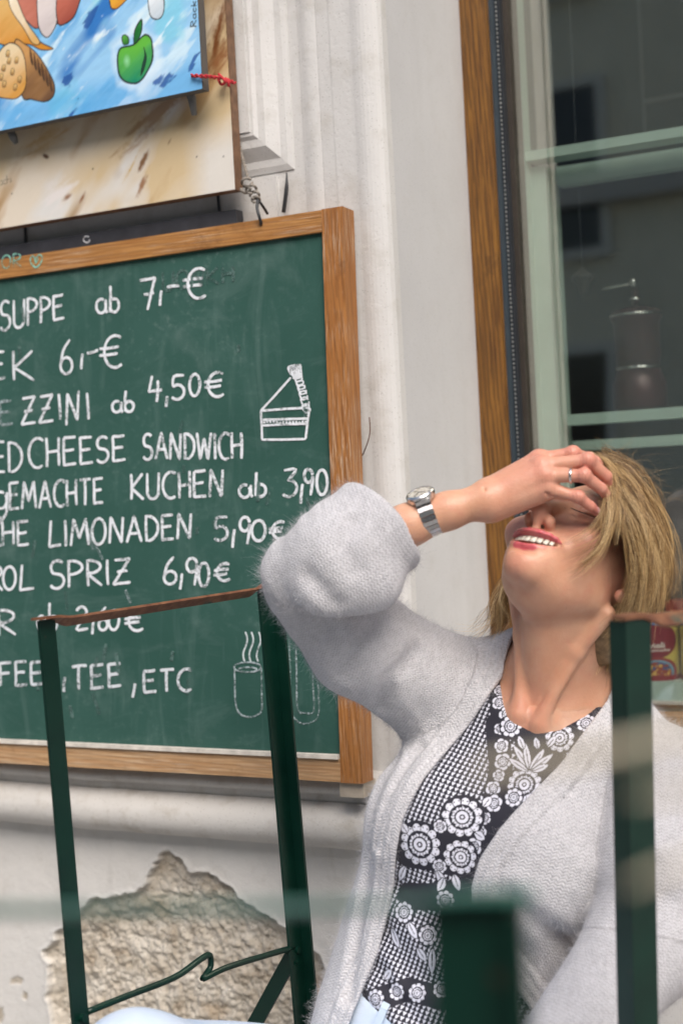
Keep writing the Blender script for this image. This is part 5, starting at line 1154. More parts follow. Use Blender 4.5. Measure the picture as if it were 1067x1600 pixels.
rosy = rosy + 0.34 * isarm * np.clip((vb[:, 0] - Q(740, 0, 1.6)[0]) / .06, 0, 1) + 0.3 * np.exp(-((vb - NOTCH) ** 2).sum(1) / .04 ** 2)
nail = np.zeros(len(vb))
for k in ('pinky', 'ring', 'middle'):
    j = FING[k][0]; ax = (j[3] - j[2]) / np.linalg.norm(j[3] - j[2]); up_ = A3(.45, .55, .7); up_ = up_ - ax * (up_ @ ax); up_ /= np.linalg.norm(up_); c_ = j[3] - ax * .001 + up_ * FING[k][1][3]; w3 = np.cross(ax, up_); dd = vb - c_
    nail = np.maximum(nail, (np.hypot(dd @ ax / .0058, dd @ w3 / .0042) < 1) & (np.abs(dd @ up_) < .004))
kk = np.zeros(len(vb))
for k, (j, r) in FING.items():
    for q_, a, rr_ in ((j[1], 1.0, .009), (j[2], .8, .006), (j[0], .45, .011)): kk = np.maximum(kk, a * np.exp(-((vb - q_) ** 2).sum(1) / rr_ ** 2) * isarm)
fattr(person, "knuckle", kk); fattr(person, "handback", isarm * np.clip((vb[:, 0] - Q(760, 0, 1.6)[0]) / .03, 0, 1) * np.clip((Q(870, 0, 1.6)[0] - vb[:, 0]) / .03, 0, 1))
fattr(person, "lip", lip); fattr(person, "mouth", mo); fattr(person, "rosy", np.clip(rosy, 0, 0.9)); fattr(person, "nail", nail * 0.8)
# teeth
bt = bmesh.new(); xs_ = [-.0215, -.0165, -.0105, -.0038, .0038, .0105, .0165, .0215]; ws_ = [.0046, .0054, .0062, .0074, .0074, .0062, .0054, .0046]; hs_ = [.0062, .0072, .0072, .0082, .0082, .0072, .0072, .0062]
for x, w0, h0 in zip(xs_, ws_, hs_):
    ang = -x * 26; c = fromH(x, -.0702 - 0.0006 + 0.0108 * (x / .029) ** 2, LIPC(x) - .0052 - abs(x) * .03); ta = HL * math.cos(ang * .9) + HN * math.sin(ang * .9) * 1.0; tn = np.cross(ta, HU)
    ph = [[c + ta * sx * w0 * .5 * k + HU * sy * h0 * .56 * (.93 if sy < 0 else 1) + tn * dn * HS for sx, sy in ((-1, -1), (1, -1), (1, 1), (-1, 1))] for k, dn in ((1.0, .0), (.93, .0022))]
    add_hexa(bt, [Qw(p)[0] for p in ph[0]] + [Qw(p)[0] for p in ph[1]])
    # backs of the teeth
tm = simple("tooth_enamel", (0.74, 0.70, 0.60), 0.18, 0, 0.05, 60); bm_obj("teeth", bt, tm, person, smooth=True, bevel=0.0010, segs=2)
# eyelashes of the closed eye under the little finger
bl = bmesh.new()
for k in range(26):
    a = .019 + .026 * k / 25; c = LAS = 0.0868 - (a - .019) * .30; st = fromH(a, -.0065, c); ax = fromH(a + .0035 * (k / 25 - .4), -.0125 - .001 * math.sin(3 * k / 25), c + .006)
    add_tube(bl, [Qw(x_)[0] for x_ in (st, (st + ax) / 2 + HN * .0012, ax)], [.00035, .00028, .0001], 4)
bm_obj("eyelashes", bl, simple("lash_dark", (0.03, 0.018, 0.012), 0.5), person)
print("face done", _time.time() - _t0)

# ---- clothes
OPEN_PX = [(776, 985), (776, 1040), (745, 1100), (705, 1160), (670, 1220), (642, 1280), (622, 1350), (607, 1410), (586, 1490), (545, 1600), (520, 1720), (780, 1740), (815, 1600), (790, 1540), (758, 1480), (742, 1430), (742, 1385), (757, 1340), (790, 1290), (830, 1240), (868, 1192), (903, 1140), (930, 1090), (941, 1040), (941, 985)]
OPEN = np.array([TP(x, y, .085) for x, y in OPEN_PX]); NECKL = np.array([TP(x, y, .055) for x, y in [(772, 1020), (772, 1062), (784, 1100), (806, 1130), (836, 1146), (872, 1141), (908, 1116), (938, 1086), (950, 1050), (960, 960), (900, 900), (800, 900), (760, 960)]])
def blouse_sdf(p):
    q = toT(p); d = torso_sdf(p) - .0072 - .0012 * np.sin(q[:, 0] * 30 + q[:, 1] * 55) * np.clip(-q[:, 1] - .22, 0, 1) * 8 - .004 * nz(q * A3(1, 1.7, 1), 16, 3) - .0026 * np.sin(q[:, 1] * 150 + q[:, 0] * 55 + 9 * nz(q, 14, 5)) * np.clip((-q[:, 1] - .235) / .05, 0, 1)
    d = smax(d, -(torso_sdf(p) + .008), .001)
    nl = poly_sd(q[:, :2].astype(float), NECKL).astype(np.float32); d = smax(d, -np.where(q[:, 2] > -.02, nl, nl + 0), .002); d = smax(d, q[:, 1] - (-.02 + np.clip(q[:, 2], -.1, 0.02) * 0 + .03), .002)
    d = smax(d, -.420 - q[:, 1], .004); d = smax(d, np.abs(q[:, 0]) - .175, .004); return d
v, q = mesh_sdf(blouse_sdf, (-.02, -.80, -1.86), (.40, -.20, -1.58), .0032); v = smooth_mesh(v, q, 1)
# subdivide what faces the street so that the printed pattern has room
def subdivide(v, q, keep, n):
    for _ in range(n):
        sel = keep(v[q].mean(1)); qs, qo = q[sel], q[~sel]
        e = np.sort(np.concatenate([qs[:, [0, 1]], qs[:, [1, 2]], qs[:, [2, 3]], qs[:, [3, 0]]]), 1); ue, inv = np.unique(e, axis=0, return_inverse=True); inv = inv.ravel(); m = len(qs)
        ev = (v[ue[:, 0]] + v[ue[:, 1]]) / 2; cv = v[qs].mean(1); ei = len(v) + inv; ci = len(v) + len(ue) + np.arange(m); e0, e1, e2, e3 = ei[:m], ei[m:2 * m], ei[2 * m:3 * m], ei[3 * m:]
        nq = np.concatenate([np.stack([qs[:, 0], e0, ci, e3], 1), np.stack([e0, qs[:, 1], e1, ci], 1), np.stack([ci, e1, qs[:, 2], e2], 1), np.stack([e3, ci, e2, qs[:, 3]], 1)])
        v = np.concatenate([v, ev, cv]); q = np.concatenate([qo, nq])
    return v, q
v, q = subdivide(v, q, lambda c: (toT(c.astype(np.float32))[:, 2] > .015) & (poly_sd(toT(c.astype(np.float32))[:, :2].astype(float), OPEN) < .03), 2)
tc = toT(v.astype(np.float32)).astype(float); S_, T_ = tc[:, 0], tc[:, 1]
def blouse_print(s, t):
    """white on black: columns of little triangles, beads and three kinds of flowers"""
    w_ = np.zeros(len(s)); cw, ch = .0060, .0052
    fu, fv = (s / cw) % 1 - .5, ((t - s * .08) / ch) % 1; tri = (np.abs(fu) < .42 * fv); w_ = np.where(tri & (fv < .9), 1.0, w_)
    def put(mask, val): nonlocal w_; w_ = np.where(mask, val, w_)
    def flower(cx, cy, r, n, ph=0.0, style=0):
        dx, dy = s - cx, t - cy; rr_ = np.hypot(dx, dy) / r; a = np.arctan2(dy, dx) + ph
        near = rr_ < 1.12; put(near, 0.0)
        pet = np.abs(np.cos(a * n / 2)) ** .35; put((rr_ < .62 + .36 * pet) & (rr_ > .62), 1.0); put((np.abs(np.cos(a * n / 2)) < .16) & (rr_ > .58) & (rr_ < 1.1), 0.0)
        if style == 0: put((rr_ > .80) & (rr_ < .86) & (np.abs(np.cos(a * n)) < .5), 0.0)
        put((rr_ < .60) & (np.abs(np.cos(a * n * .5 + .8)) ** .5 * .1 + rr_ < .58), 1.0); put((rr_ < .62) & (rr_ > .30) & (np.abs(np.cos(a * n * .75)) < .30), 0.0); put((rr_ < .38) & (rr_ > .30), 0.0); put((rr_ < .14), 0.0); put(rr_ < .07, 1.0); put((rr_ > .60) & (rr_ < .645), 0.0)
    def leaf(x0, y0, x1, y1, wd):
        ex, ey = x1 - x0, y1 - y0; L = math.hypot(ex, ey); u_ = ((s - x0) * ex + (t - y0) * ey) / L / L; vv = np.abs((s - x0) * -ey + (t - y0) * ex) / L; m = (u_ > 0) & (u_ < 1); prof = wd * np.sin(np.pi * np.clip(u_, 0, 1)) ** .7
        put(m & (vv < prof + .0012), 0.0); put(m & (vv < prof), 1.0); put(m & (vv < .0005) & (u_ < .75), 0.0)
    # floral border: vertical band on the left of the middle, centre motif and hem
    P2 = lambda x, y: TP(x, y, .075)
    def band(pts, wd):
        d = np.full(len(s), 9.0)
        for (x0, y0), (x1, y1) in zip(pts, pts[1:]):
            a, b_ = P2(x0, y0), P2(x1, y1); e = b_ - a; tt = np.clip(((s - a[0]) * e[0] + (t - a[1]) * e[1]) / (e @ e), 0, 1); d = np.minimum(d, np.hypot(s - a[0] - tt * e[0], t - a[1] - tt * e[1]))
        put(d < wd, 0.0)
    band([(768, 1060), (775, 1110), (800, 1140), (835, 1160), (880, 1150), (925, 1110)], .0125); band([(770, 1130), (783, 1200), (775, 1260), (760, 1300), (735, 1345)], .014); band([(835, 1160), (850, 1200), (830, 1230), (800, 1262)], .026); band([(650, 1320), (690, 1325), (740, 1340), (760, 1290)], .026); band([(640, 1400), (690, 1400), (740, 1390)], .016); band([(560, 1570), (640, 1545), (700, 1560)], .013)
    def F(x, y, rpx, n, ph=0.0, st=0): c = P2(x, y); flower(c[0], c[1], rpx * 1.68 / FPX, n, ph, st)
    def Lf(x0, y0, x1, y1, wpx): a, b_ = P2(x0, y0), P2(x1, y1); leaf(a[0], a[1], b_[0], b_[1], wpx * 1.68 / FPX)
    for i, (x, y) in enumerate([(769, 1076), (771, 1096), (786, 1115), (776, 1138), (781, 1165), (785, 1190), (780, 1212), (773, 1232), (776, 1255), (764, 1278), (757, 1300), (748, 1322)]): F(x, y, 9.5 + (i % 3) * 2, 5, i * .7, 1)
    F(793, 1134, 17, 9, .3, 1); F(868, 1152, 22, 11); F(905, 1128, 14, 8, .4, 1); F(820, 1226, 26, 13, .2); F(806, 1246, 14, 8, .5, 1)
    for x0, y0, x1, y1 in ((826, 1202, 800, 1165), (826, 1204, 816, 1160), (826, 1204, 845, 1170), (828, 1204, 858, 1178), (824, 1206, 794, 1185), (830, 1206, 852, 1195), (836, 1170, 832, 1152), (850, 1166, 862, 1150), (815, 1170, 806, 1150)): Lf(x0, y0, x1, y1, 4.5)
    F(668, 1318, 33, 12, 0, 0); F(731, 1276, 30, 12, .3, 0); F(727, 1338, 26, 11, .1, 0); F(700, 1290, 10, 6, 0, 1); F(695, 1352, 11, 7, 0, 1)
    for x0, y0, x1, y1 in ((640, 1352, 625, 1375), (690, 1358, 700, 1385), (715, 1365, 722, 1390), (650, 1300, 640, 1285), (748, 1300, 765, 1310), (760, 1260, 770, 1245), (700, 1370, 690, 1392)): Lf(x0, y0, x1, y1, 6)
    F(632, 1425, 16, 9, .2, 1); F(672, 1460, 15, 9, 0, 0); F(700, 1405, 15, 9, .3, 1); F(590, 1560, 15, 9, 0, 0); F(622, 1548, 13, 8, .4, 1); F(570, 1578, 12, 7, 0, 1); F(655, 1550, 14, 9, .2, 0); F(690, 1545, 13, 8, 0, 1)
    for x0, y0, x1, y1 in ((610, 1450, 622, 1480), (640, 1440, 655, 1465), (655, 1480, 668, 1500), (600, 1530, 612, 1515), (680, 1480, 676, 1520)): Lf(x0, y0, x1, y1, 6)
    return w_
bl_ = Mat("printed_jersey", 0.75); pr = bl_.attr("print", 2); bl_.set('Base Color', bl_.mix(pr, (0.009, 0.009, 0.019), (0.62, 0.63, 0.72))); bl_.bump(bl_.noise(380, 3), 0.15, 0.0006); bl_.set('Sheen Weight', 0.1)
bo = np_mesh("blouse", Qw(v), q, bl_.m, person); fattr(bo, "print", blouse_print(S_, T_))
print("blouse", len(v), _time.time() - _t0)

# cardigan
CUFN = A3(.70, .60, -.36); CUFN /= np.linalg.norm(CUFN); CUFC = Q(604, 822, 1.64)
_ax = (CUFC - ELR) / np.linalg.norm(CUFC - ELR); SLW = np.stack([_ax * 42, np.cross(_ax, A3(0, 0, 1)) * 9, A3(0, 0, 9)], 1).astype(np.float32)
_au = (SHR - ELR) / np.linalg.norm(SHR - ELR); _av = np.cross(_au, A3(0, 0, 1)); SLU = np.stack([_au * 8 + _av * 22, _av * 24 - _au * 8, A3(0, 0, 16)], 1).astype(np.float32)
def sleeveR(p):
    w0 = .007 * nz(p, 11, 7) + .005 * nz(p @ SLW, 1.0, 9)
    up_ = chain(p, [fromT(-.125, -.050, -.008), (SHR + ELR) / 2 + A3(-.012, -.012, .0), ELR + A3(.010, -.006, -.012)], [.072, .061, .053], .02) - w0 - .006 * nz(p @ SLU, 1.0, 13)
    fo = chain(p, [ELR + A3(.004, .006, .006), Q(535, 868, 1.625), CUFC + CUFN * .075], [.047, .058, .0695], .02) - w0 * 1.1
    fo = smin(fo, cap(p, Q(505, 925, 1.605), Q(585, 915, 1.61), .026, .028), .028)                # soft roll in the crook of the arm
    return up_, fo
def sleeveL(p): return chain(p, [SHL + A3(-.004, -.005, 0), (SHL + ELL_) / 2 + A3(.004, 0, .012), ELL_, WRL * .75 + ELL_ * .25], [.068, .064, .060, .052], .025) - .006 * nz(p, 12, 17) - .003 * nz(p * A3(.6, 1.6, 1), 26, 19)
FOLDS = [(np.array([TP(x, y, .09) for x, y in l_]), dp_, wd_) for l_, dp_, wd_ in (([(606, 1190), (585, 1265), (566, 1345), (552, 1440), (540, 1560)], .005, .008), ([(650, 1170), (618, 1240), (596, 1320)], .0035, .007), ([(880, 1235), (905, 1300), (945, 1345)], .0022, .010), ([(800, 1400), (850, 1450), (880, 1500)], .005, .012), ([(925, 1160), (938, 1230), (950, 1300)], .002, .008))]
def cardi_parts(p):
    q = toT(p); b0 = torso_sdf(p); low = np.clip((-q[:, 1] - .14) / .35, 0, 1) * np.clip((q[:, 1] + .60) / .15, .35, 1)
    side = np.clip((np.abs(q[:, 0]) - .04) / .1, 0, 1)
    off = .013 + .016 * low * side + .004 * np.sin(q[:, 0] * 42 + 3.5 * q[:, 1] + 1.3) * np.clip(low * 2, 0, 1) + .006 * nz(q * A3(1.6, .6, 1), 9, 23)
    for ln_, dep, wd in FOLDS:
        dd = np.full(len(p), 9.0, np.float32)
        for a_, b_ in zip(ln_, ln_[1:]):
            e_ = (b_ - a_).astype(np.float32); r_ = q[:, :2] - a_.astype(np.float32); t_ = np.clip(r_ @ e_ / (e_ @ e_), 0, 1); dd = np.minimum(dd, np.sqrt(((r_ - t_[:, None] * e_) ** 2).sum(1)))
        off = off - dep * np.exp(-(dd / wd) ** 2) * (q[:, 2] > 0) + dep * .5 * np.exp(-((dd - wd * 1.9) / wd) ** 2) * (q[:, 2] > 0)
    up_, fo = sleeveR(p); sl_ = sleeveL(p); return q, b0, off, up_, fo, sl_
def cardigan_sdf(p):
    q, b0, off, up_, fo, sl_ = cardi_parts(p)
    s2 = q[:, :2].astype(float); e = poly_sd(s2, OPEN).astype(np.float32)
    band_ = .0030 * np.clip(1 - (e - .026) / .004, 0, 1) * (e > -.02) - .0028 * np.exp(-((e - .0285) / .0026) ** 2) - .0028 * np.exp(-((e - .019) / .0022) ** 2) - .0028 * np.exp(-((e - .0095) / .0022) ** 2)
    band_ = np.where(q[:, 2] > -.01, band_, 0)
    d = b0 - off - band_
    d = smin(d, up_, .022); d = smin(d, sl_, .009)
    d = np.maximum(d, -(b0 - .0065)) if False else smax(d, -(b0 - off + .006), .001)
    front = np.where(q[:, 2] > -.03, -e, 1.0 - 2.0)                                            # the open front
    d = smax(d, front, .006)
    nk = cap(p, fromH(0, -.03, -.03), NK1 + A3(0, -.02, 0), .060, .066); d = smax(d, -nk, .010)
    hem = -.72 - q[:, 1]; d = smax(d, hem, .006)
    fo2 = smax(fo, (p - CUFC) @ CUFN, .010)
    d = smin(d, fo2, .0045)
    hole = chain(p, [ELR + (CUFC - ELR) * .35, CUFC + CUFN * .03], [.028, .034], .01); d = smax(d, -hole, .006)
    hole2 = chain(p, [ELR, Q(560, 852, 1.63), Q(640, 820, 1.622)], [.037, .036, .030], .01); d = smax(d, -hole2, .004)
    holeL = cap(p, ELL_, WRL, .036, .036); d = smax(d, -holeL, .004)
    # long soft creases
    d = smax(d, -chain(p, [Q(478, 948, 1.612), Q(530, 957, 1.607), Q(590, 946, 1.615)], [.003] * 3, .005), .012)
    return d
def on_surface(fn, pts):
    out = []
    for X, Y in pts:
        ds = np.arange(1.35, 1.95, .002); d_ = fn(np.stack([Q(X, Y, d) for d in ds])); i = np.nonzero(d_ < 0)[0]; out.append(Q(X, Y, ds[i[0]] if len(i) else 1.66))
    return out
SEAMS = [(on_surface(cardigan_sdf, p_), r_, k_) for p_, r_, k_ in (
 ([(478, 900), (505, 928), (524, 946)], .0006, .014), ([(552, 812), (540, 850), (556, 890)], .0003, .016), ([(598, 972), (560, 1012), (530, 1060)], .0003, .016), ([(655, 1015), (612, 1062), (592, 1110)], .0003, .014), ([(1012, 1345), (990, 1395), (960, 1440)], .001, .016), ([(1040, 1405), (1010, 1450), (965, 1500)], .001, .016))]
_cs0 = cardigan_sdf
def cardigan_sdf(p):
    d = _cs0(p)
    for pts, r_, k_ in SEAMS: d = smax(d, -chain(p, [c_ + A3(0, 0, .0075) for c_ in pts], [.0085] * len(pts), .006), .013)
    return d
HC_ = 0.0028
v, q = mesh_sdf(cardigan_sdf, (-.155, -.83, -1.92), (.46, .045, -1.42), HC_); v = smooth_mesh(v, q, 1)
def knit_uv(v):
    p = v.astype(np.float32); qq, b0, off, up_, fo, sl_ = cardi_parts(p); d0 = b0 - off
    def seg(a, b_):
        ax = (b_ - a) / np.linalg.norm(b_ - a); r0 = np.cross(ax, A3(0, 0, 1)); r0 /= np.linalg.norm(r0); r1 = np.cross(ax, r0); r = p - a; return np.stack([np.arctan2(r @ r1, r @ r0) * .062, r @ ax], 1)
    ua, uf, ul, ul2 = seg(SHR, ELR), seg(ELR, CUFC), seg(SHL, ELL_), seg(ELL_, WRL)
    ub = np.stack([np.where(qq[:, 2] > 0, qq[:, 0], qq[:, 0]), qq[:, 1]], 1); ub[:, 0] = np.arctan2(qq[:, 0], qq[:, 2] + .05) * .12
    k = np.argmin(np.stack([d0, up_, fo, sl_]), 0); uv = np.where((k == 0)[:, None], ub, np.where((k == 1)[:, None], ua, np.where((k == 2)[:, None], uf, np.where((((p - ELL_) @ (SHL - ELL_)) > 0)[:, None], ul, ul2)))); return np.concatenate([uv, np.zeros((len(uv), 1))], 1)
kn = Mat("fluffy_knit", 0.95); kv = kn.n('SeparateXYZ', 0, Vector=kn.attr("knit", 1)); sp_ = kv.node
U_ = kn.math('MULTIPLY', sp_.outputs[0], 1 / .0050); V_ = kn.math('MULTIPLY', sp_.outputs[1], 1 / .0040)
warp = kn.math('MULTIPLY', kn.math('SUBTRACT', kn.noise(40, 2), 0.5), 1.1); U_ = kn.math('ADD', U_, warp); V_ = kn.math('ADD', V_, warp)
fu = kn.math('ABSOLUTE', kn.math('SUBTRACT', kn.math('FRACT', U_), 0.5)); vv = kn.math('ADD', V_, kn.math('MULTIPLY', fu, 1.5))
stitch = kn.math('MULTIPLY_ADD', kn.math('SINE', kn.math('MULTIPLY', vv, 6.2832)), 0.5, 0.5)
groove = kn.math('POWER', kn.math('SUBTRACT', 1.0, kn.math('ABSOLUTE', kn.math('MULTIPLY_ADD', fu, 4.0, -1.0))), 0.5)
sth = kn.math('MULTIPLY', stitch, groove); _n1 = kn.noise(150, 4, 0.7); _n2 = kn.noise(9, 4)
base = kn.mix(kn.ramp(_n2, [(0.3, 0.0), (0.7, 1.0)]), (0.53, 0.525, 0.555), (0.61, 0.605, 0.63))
fleck_gap_shade = kn.math('MULTIPLY', kn.ramp(_n1, [(0.40, 0.15), (0.60, 1.0)]), kn.ramp(sth, [(0.06, 0.8), (0.38, 0.0)]))  # heather flecks, mixed with painted shade in the gaps between stitches
base = kn.mix(fleck_gap_shade, base, (0.33, 0.325, 0.345)); kn.set('Base Color', base); kn.set('Specular IOR Level', 0.1); kn.set('Sheen Weight', 0.35); kn.set('Sheen Roughness', 0.6)
kn.bump(kn.math('ADD', sth, kn.math('MULTIPLY', kn.noise(420, 3), 0.9)), 0.65, 0.0015)
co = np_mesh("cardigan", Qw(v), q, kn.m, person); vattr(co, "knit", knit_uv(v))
print("cardigan", len(v), _time.time() - _t0)
# fluff: short fibres standing off the wool
def tri_sample(v, q, n, want=None):
    a, b_, c, d_ = (v[q[:, i]] for i in range(4)); nr = np.cross(c - a, d_ - b_); ar = np.linalg.norm(nr, axis=1) * .5; nr = nr / (ar[:, None] * 2 + 1e-12)
    wgt = ar * (want(v[q].mean(1), nr) if want is not None else 1); k = RNG.choice(len(q), n, p=wgt / wgt.sum()); s, t = RNG.random((n, 1)), RNG.random((n, 1))
    return (a[k] * (1 - s) + b_[k] * s) * (1 - t) + (d_[k] * (1 - s) + c[k] * s) * t, nr[k]
def fibres(name, paths, rad, mat, parent, taper=0.4, tone=None):
    """paths (n, m, 3) in person axes -> one mesh of thin three-sided strands"""
    n, m, _ = paths.shape; t = np.gradient(paths, axis=1); t /= np.linalg.norm(t, axis=2, keepdims=True) + 1e-12; ref = np.array([.3, .2, .93]); s = np.cross(t, ref); s /= np.linalg.norm(s, axis=2, keepdims=True) + 1e-9; u = np.cross(t, s)
    r = (np.asarray(rad).reshape(-1, 1) * (1 - (1 - taper) * np.linspace(0, 1, m) ** 2)[None])[..., None]
    ring = [paths + r * (math.cos(a) * s + math.sin(a) * u) for a in (0, 2.094, 4.189)]; vv_ = np.stack(ring, 2).reshape(-1, 3)
    i = np.arange(n * m * 3).reshape(n, m, 3); fs = []
    for k in range(3): fs.append(np.stack([i[:, :-1, k], i[:, :-1, (k + 1) % 3], i[:, 1:, (k + 1) % 3], i[:, 1:, k]], -1).reshape(-1, 4))
    o = np_mesh(name, Qw(vv_), np.concatenate(fs), mat, parent); fattr(o, "tone", np.repeat(RNG.random(n) if tone is None else tone, m * 3)); fattr(o, "along", np.tile(np.repeat(np.linspace(0, 1, m), 3), n)); return o
nf = 125000; p0, n0 = tri_sample(v, q, nf, lambda c, nr: (nr[:, 2] > -.35) * 1.0)
dr = n0 + RNG.normal(0, .75, (nf, 3)); dr /= np.linalg.norm(dr, axis=1, keepdims=True); ln = RNG.gamma(2.6, .0021, (nf, 1)); cv_ = RNG.normal(0, .5, (nf, 3)); ss = np.linspace(0, 1, 4)[None, :, None]
paths = p0[:, None] - n0[:, None] * .0004 + ln[:, None] * (dr[:, None] * ss + cv_[:, None] * ss ** 2 * .6)
fm = Mat("wool_fibre", 0.9); fm.set('Base Color', fm.mix(fm.attr("tone", 2), (0.58, 0.57, 0.60), (0.74, 0.73, 0.76))); fm.set('Sheen Weight', 0.2); fm.set('Specular IOR Level', 0.1); fm.set('Alpha', 0.55)
fibres("wool_fluff", paths, np.full(nf, .00009), fm.m, co)
# jeans
def jeans_sdf(p):
    q = toT(p); d = smin(torso_sdf(p) - .007, legs_sdf(p, .010), .03) - .004 * nz(p, 14, 31); d = smax(d, q[:, 1] + .411 - 10 * np.clip(q[:, 2] - .125, 0, 1), .003)
    d = d - .0018 * ((q[:, 1] > -.440) & (q[:, 1] < -.39) & (q[:, 2] < .13)); return smax(d, -(p @ GZ - (ANR @ GZ + .01)) , .004)
v, q = mesh_sdf(jeans_sdf, (-.42, -1.22, -1.93), (.42, -.48, -1.10), .006); v = smooth_mesh(v, q, 1)
jm = Mat("light_denim", 0.85); _tw = jm.n('TexWave', 1, props={'wave_type': 'BANDS', 'bands_direction': 'DIAGONAL'}, Vector=jm.tc(), Scale=260.0, Distortion=1.5); _jn = jm.noise(18, 5)
jm.set('Base Color', jm.mix(jm.ramp(_jn, [(0.3, 0.0), (0.75, 1.0)]), jm.mix(_tw, (0.42, 0.54, 0.70), (0.52, 0.62, 0.76)), (0.62, 0.70, 0.80))); jm.bump(_tw, 0.2, 0.0008)
jo = np_mesh("jeans", Qw(v), q, jm.m, person)
for X in (596, 690):
    b = bmesh.new(); tq = TP(X, 1590, .09); 
    ts = np.linspace(-.005, .14, 60); pn = fromT(tq[0], -.425, 0)[None] + ts[:, None] * TN[None]; dn = jeans_sdf(pn.astype(np.float32)); nn = ts[np.argmax(dn > 0)] if (dn > 0).any() else .09
    pl = [fromT(tq[0], -.400, nn + .0005), fromT(tq[0], -.407, nn + .004), fromT(tq[0], -.425, nn + .0045), fromT(tq[0], -.446, nn + .003), fromT(tq[0], -.450, nn - .001)]
    for a, c in zip(pl, pl[1:]): add_bar(b, Qw(a)[0], Qw(c)[0], .009, .002, Qw(TN + CAM * 0)[0] - CAM)
    bm_obj("belt_loop", b, jm.m, jo)
# shoes under the table edge
def shoe(an, kn_):
    w0 = Qw(an)[0]; f_ = np.array([-1.0, -0.15, 0]); f_ /= np.linalg.norm(f_); sd_ = np.array([-f_[1], f_[0], 0])
    b = bmesh.new(); rows = []
    for t, wd, hh in ((-.07, .02, .05), (-.06, .032, .085), (0, .036, .09), (.05, .038, .06), (.11, .042, .045), (.16, .036, .036), (.185, .016, .024)):
        c = np.array([w0[0], w0[1], 0.004]) + f_ * t; rows.append([b.verts.new(V(c + sd_ * wd * x + np.array([0, 0, hh * z]))) for x, z in ((-1, 0), (-1, .5), (-.6, .95), (0, 1), (.6, .95), (1, .5), (1, 0))])
    for r0, r1 in zip(rows, rows[1:]):
        for i in range(7): b.faces.new([r0[i], r0[(i + 1) % 7], r1[(i + 1) % 7], r1[i]])
    b.faces.new(rows[0][::-1]); b.faces.new(rows[-1]); return b
M_SHOE = simple("shoe_canvas", (0.55, 0.54, 0.52), 0.7)
for an, k_ in ((ANR, KNR), (ANL, KNL)): bm_obj("shoe", shoe(an, k_), M_SHOE, person, smooth=True)

# ---- watch and ring
M_STEEL = simple("brushed_steel", (0.62, 0.61, 0.60), 0.22, 1.0, 0.1, 200)
wc = Q(669, 806, 1.620); wax = Q(700, 798, 1.618) - Q(640, 820, 1.622); wax /= np.linalg.norm(wax); wup = A3(-.12, .93, .34); wup -= wax * (wup @ wax); wup /= np.linalg.norm(wup); wsd = np.cross(wax, wup)
b = bmesh.new(); n = 26; rows_ = []
RW = .0232
for k in range(n):
    a0, a1 = 2 * math.pi * (k + .06) / n, 2 * math.pi * (k + .94) / n
    if abs((a0 + a1) / 2) < .55 or abs((a0 + a1) / 2 - 2 * math.pi) < .55: continue
    for x0_, x1_, rr_ in ((-.0085, -.0036, RW + .0013), (-.0034, .0034, RW + .0018), (.0036, .0085, RW + .0013)):
        def wp(a, x, r): return Qw(wc + wax * x + r * (math.cos(a) * wup + math.sin(a) * wsd))[0]
        add_hexa(b, [wp(a0, x0_, RW - .0004), wp(a1, x0_, RW - .0004), wp(a1, x1_, RW - .0004), wp(a0, x1_, RW - .0004), wp(a0, x0_, rr_), wp(a1, x0_, rr_), wp(a1, x1_, rr_), wp(a0, x1_, rr_)])
watch = bpy.data.objects.new("wrist_watch", None); COL.objects.link(watch); watch.parent = person; watch.location = V(Qw(wc)[0]) - person.location; watch.empty_display_size = .02
bm_obj("bracelet", b, M_STEEL, watch, bevel=0.0004, segs=1)
def disc(prof, mat, name, seg=40):
    b = bmesh.new(); rg = []
    for r, hgt_ in prof: rg.append([b.verts.new(V(Qw(wc + wup * (RW + hgt_) + r * (math.cos(2 * math.pi * k / seg) * wax + math.sin(2 * math.pi * k / seg) * wsd))[0])) for k in range(seg)])
    for r0, r1 in zip(rg, rg[1:]):
        for k in range(seg): b.faces.new([r0[k], r0[(k + 1) % seg], r1[(k + 1) % seg], r1[k]])
    b.faces.new(rg[0][::-1]); b.faces.new(rg[-1]); return bm_obj(name, b, mat, watch, smooth=False)
disc([(.0150, -.002), (.0165, .000), (.0168, .004), (.0165, .0062), (.0150, .0078), (.0138, .0080), (.0134, .0070), (.0132, .0068)], M_STEEL, "case")
dm_ = Mat("watch_dial", 0.25); dm_.set('Base Color', dm_.mix(dm_.ramp(dm_.noise(300, 3), [(0.4, 0.0), (0.6, 1.0)]), (0.36, 0.33, 0.27), (0.62, 0.60, 0.54))); disc([(.0133, .0069), (.0131, .0074)], dm_.m, "dial")
b = bmesh.new()
for ang, L, wd in ((.6, .008, .0012), (2.3, .011, .0009), (4.2, .011, .0004)):
    c = wc + wup * (RW + .0077); e = c + L * (math.cos(ang) * wax + math.sin(ang) * wsd); add_bar(b, Qw(c)[0], Qw(e)[0], wd, .0003, Qw(wup)[0] - CAM)
for k in range(12):
    a = k * math.pi / 6; c = wc + wup * (RW + .0076); f0, f1 = (c + r_ * (math.cos(a) * wax + math.sin(a) * wsd) for r_ in (.0105, .0125)); add_bar(b, Qw(f0)[0], Qw(f1)[0], .0008, .0003, Qw(wup)[0] - CAM)
bm_obj("hands", b, simple("watch_marks", (0.05, 0.05, 0.05), 0.3), watch)
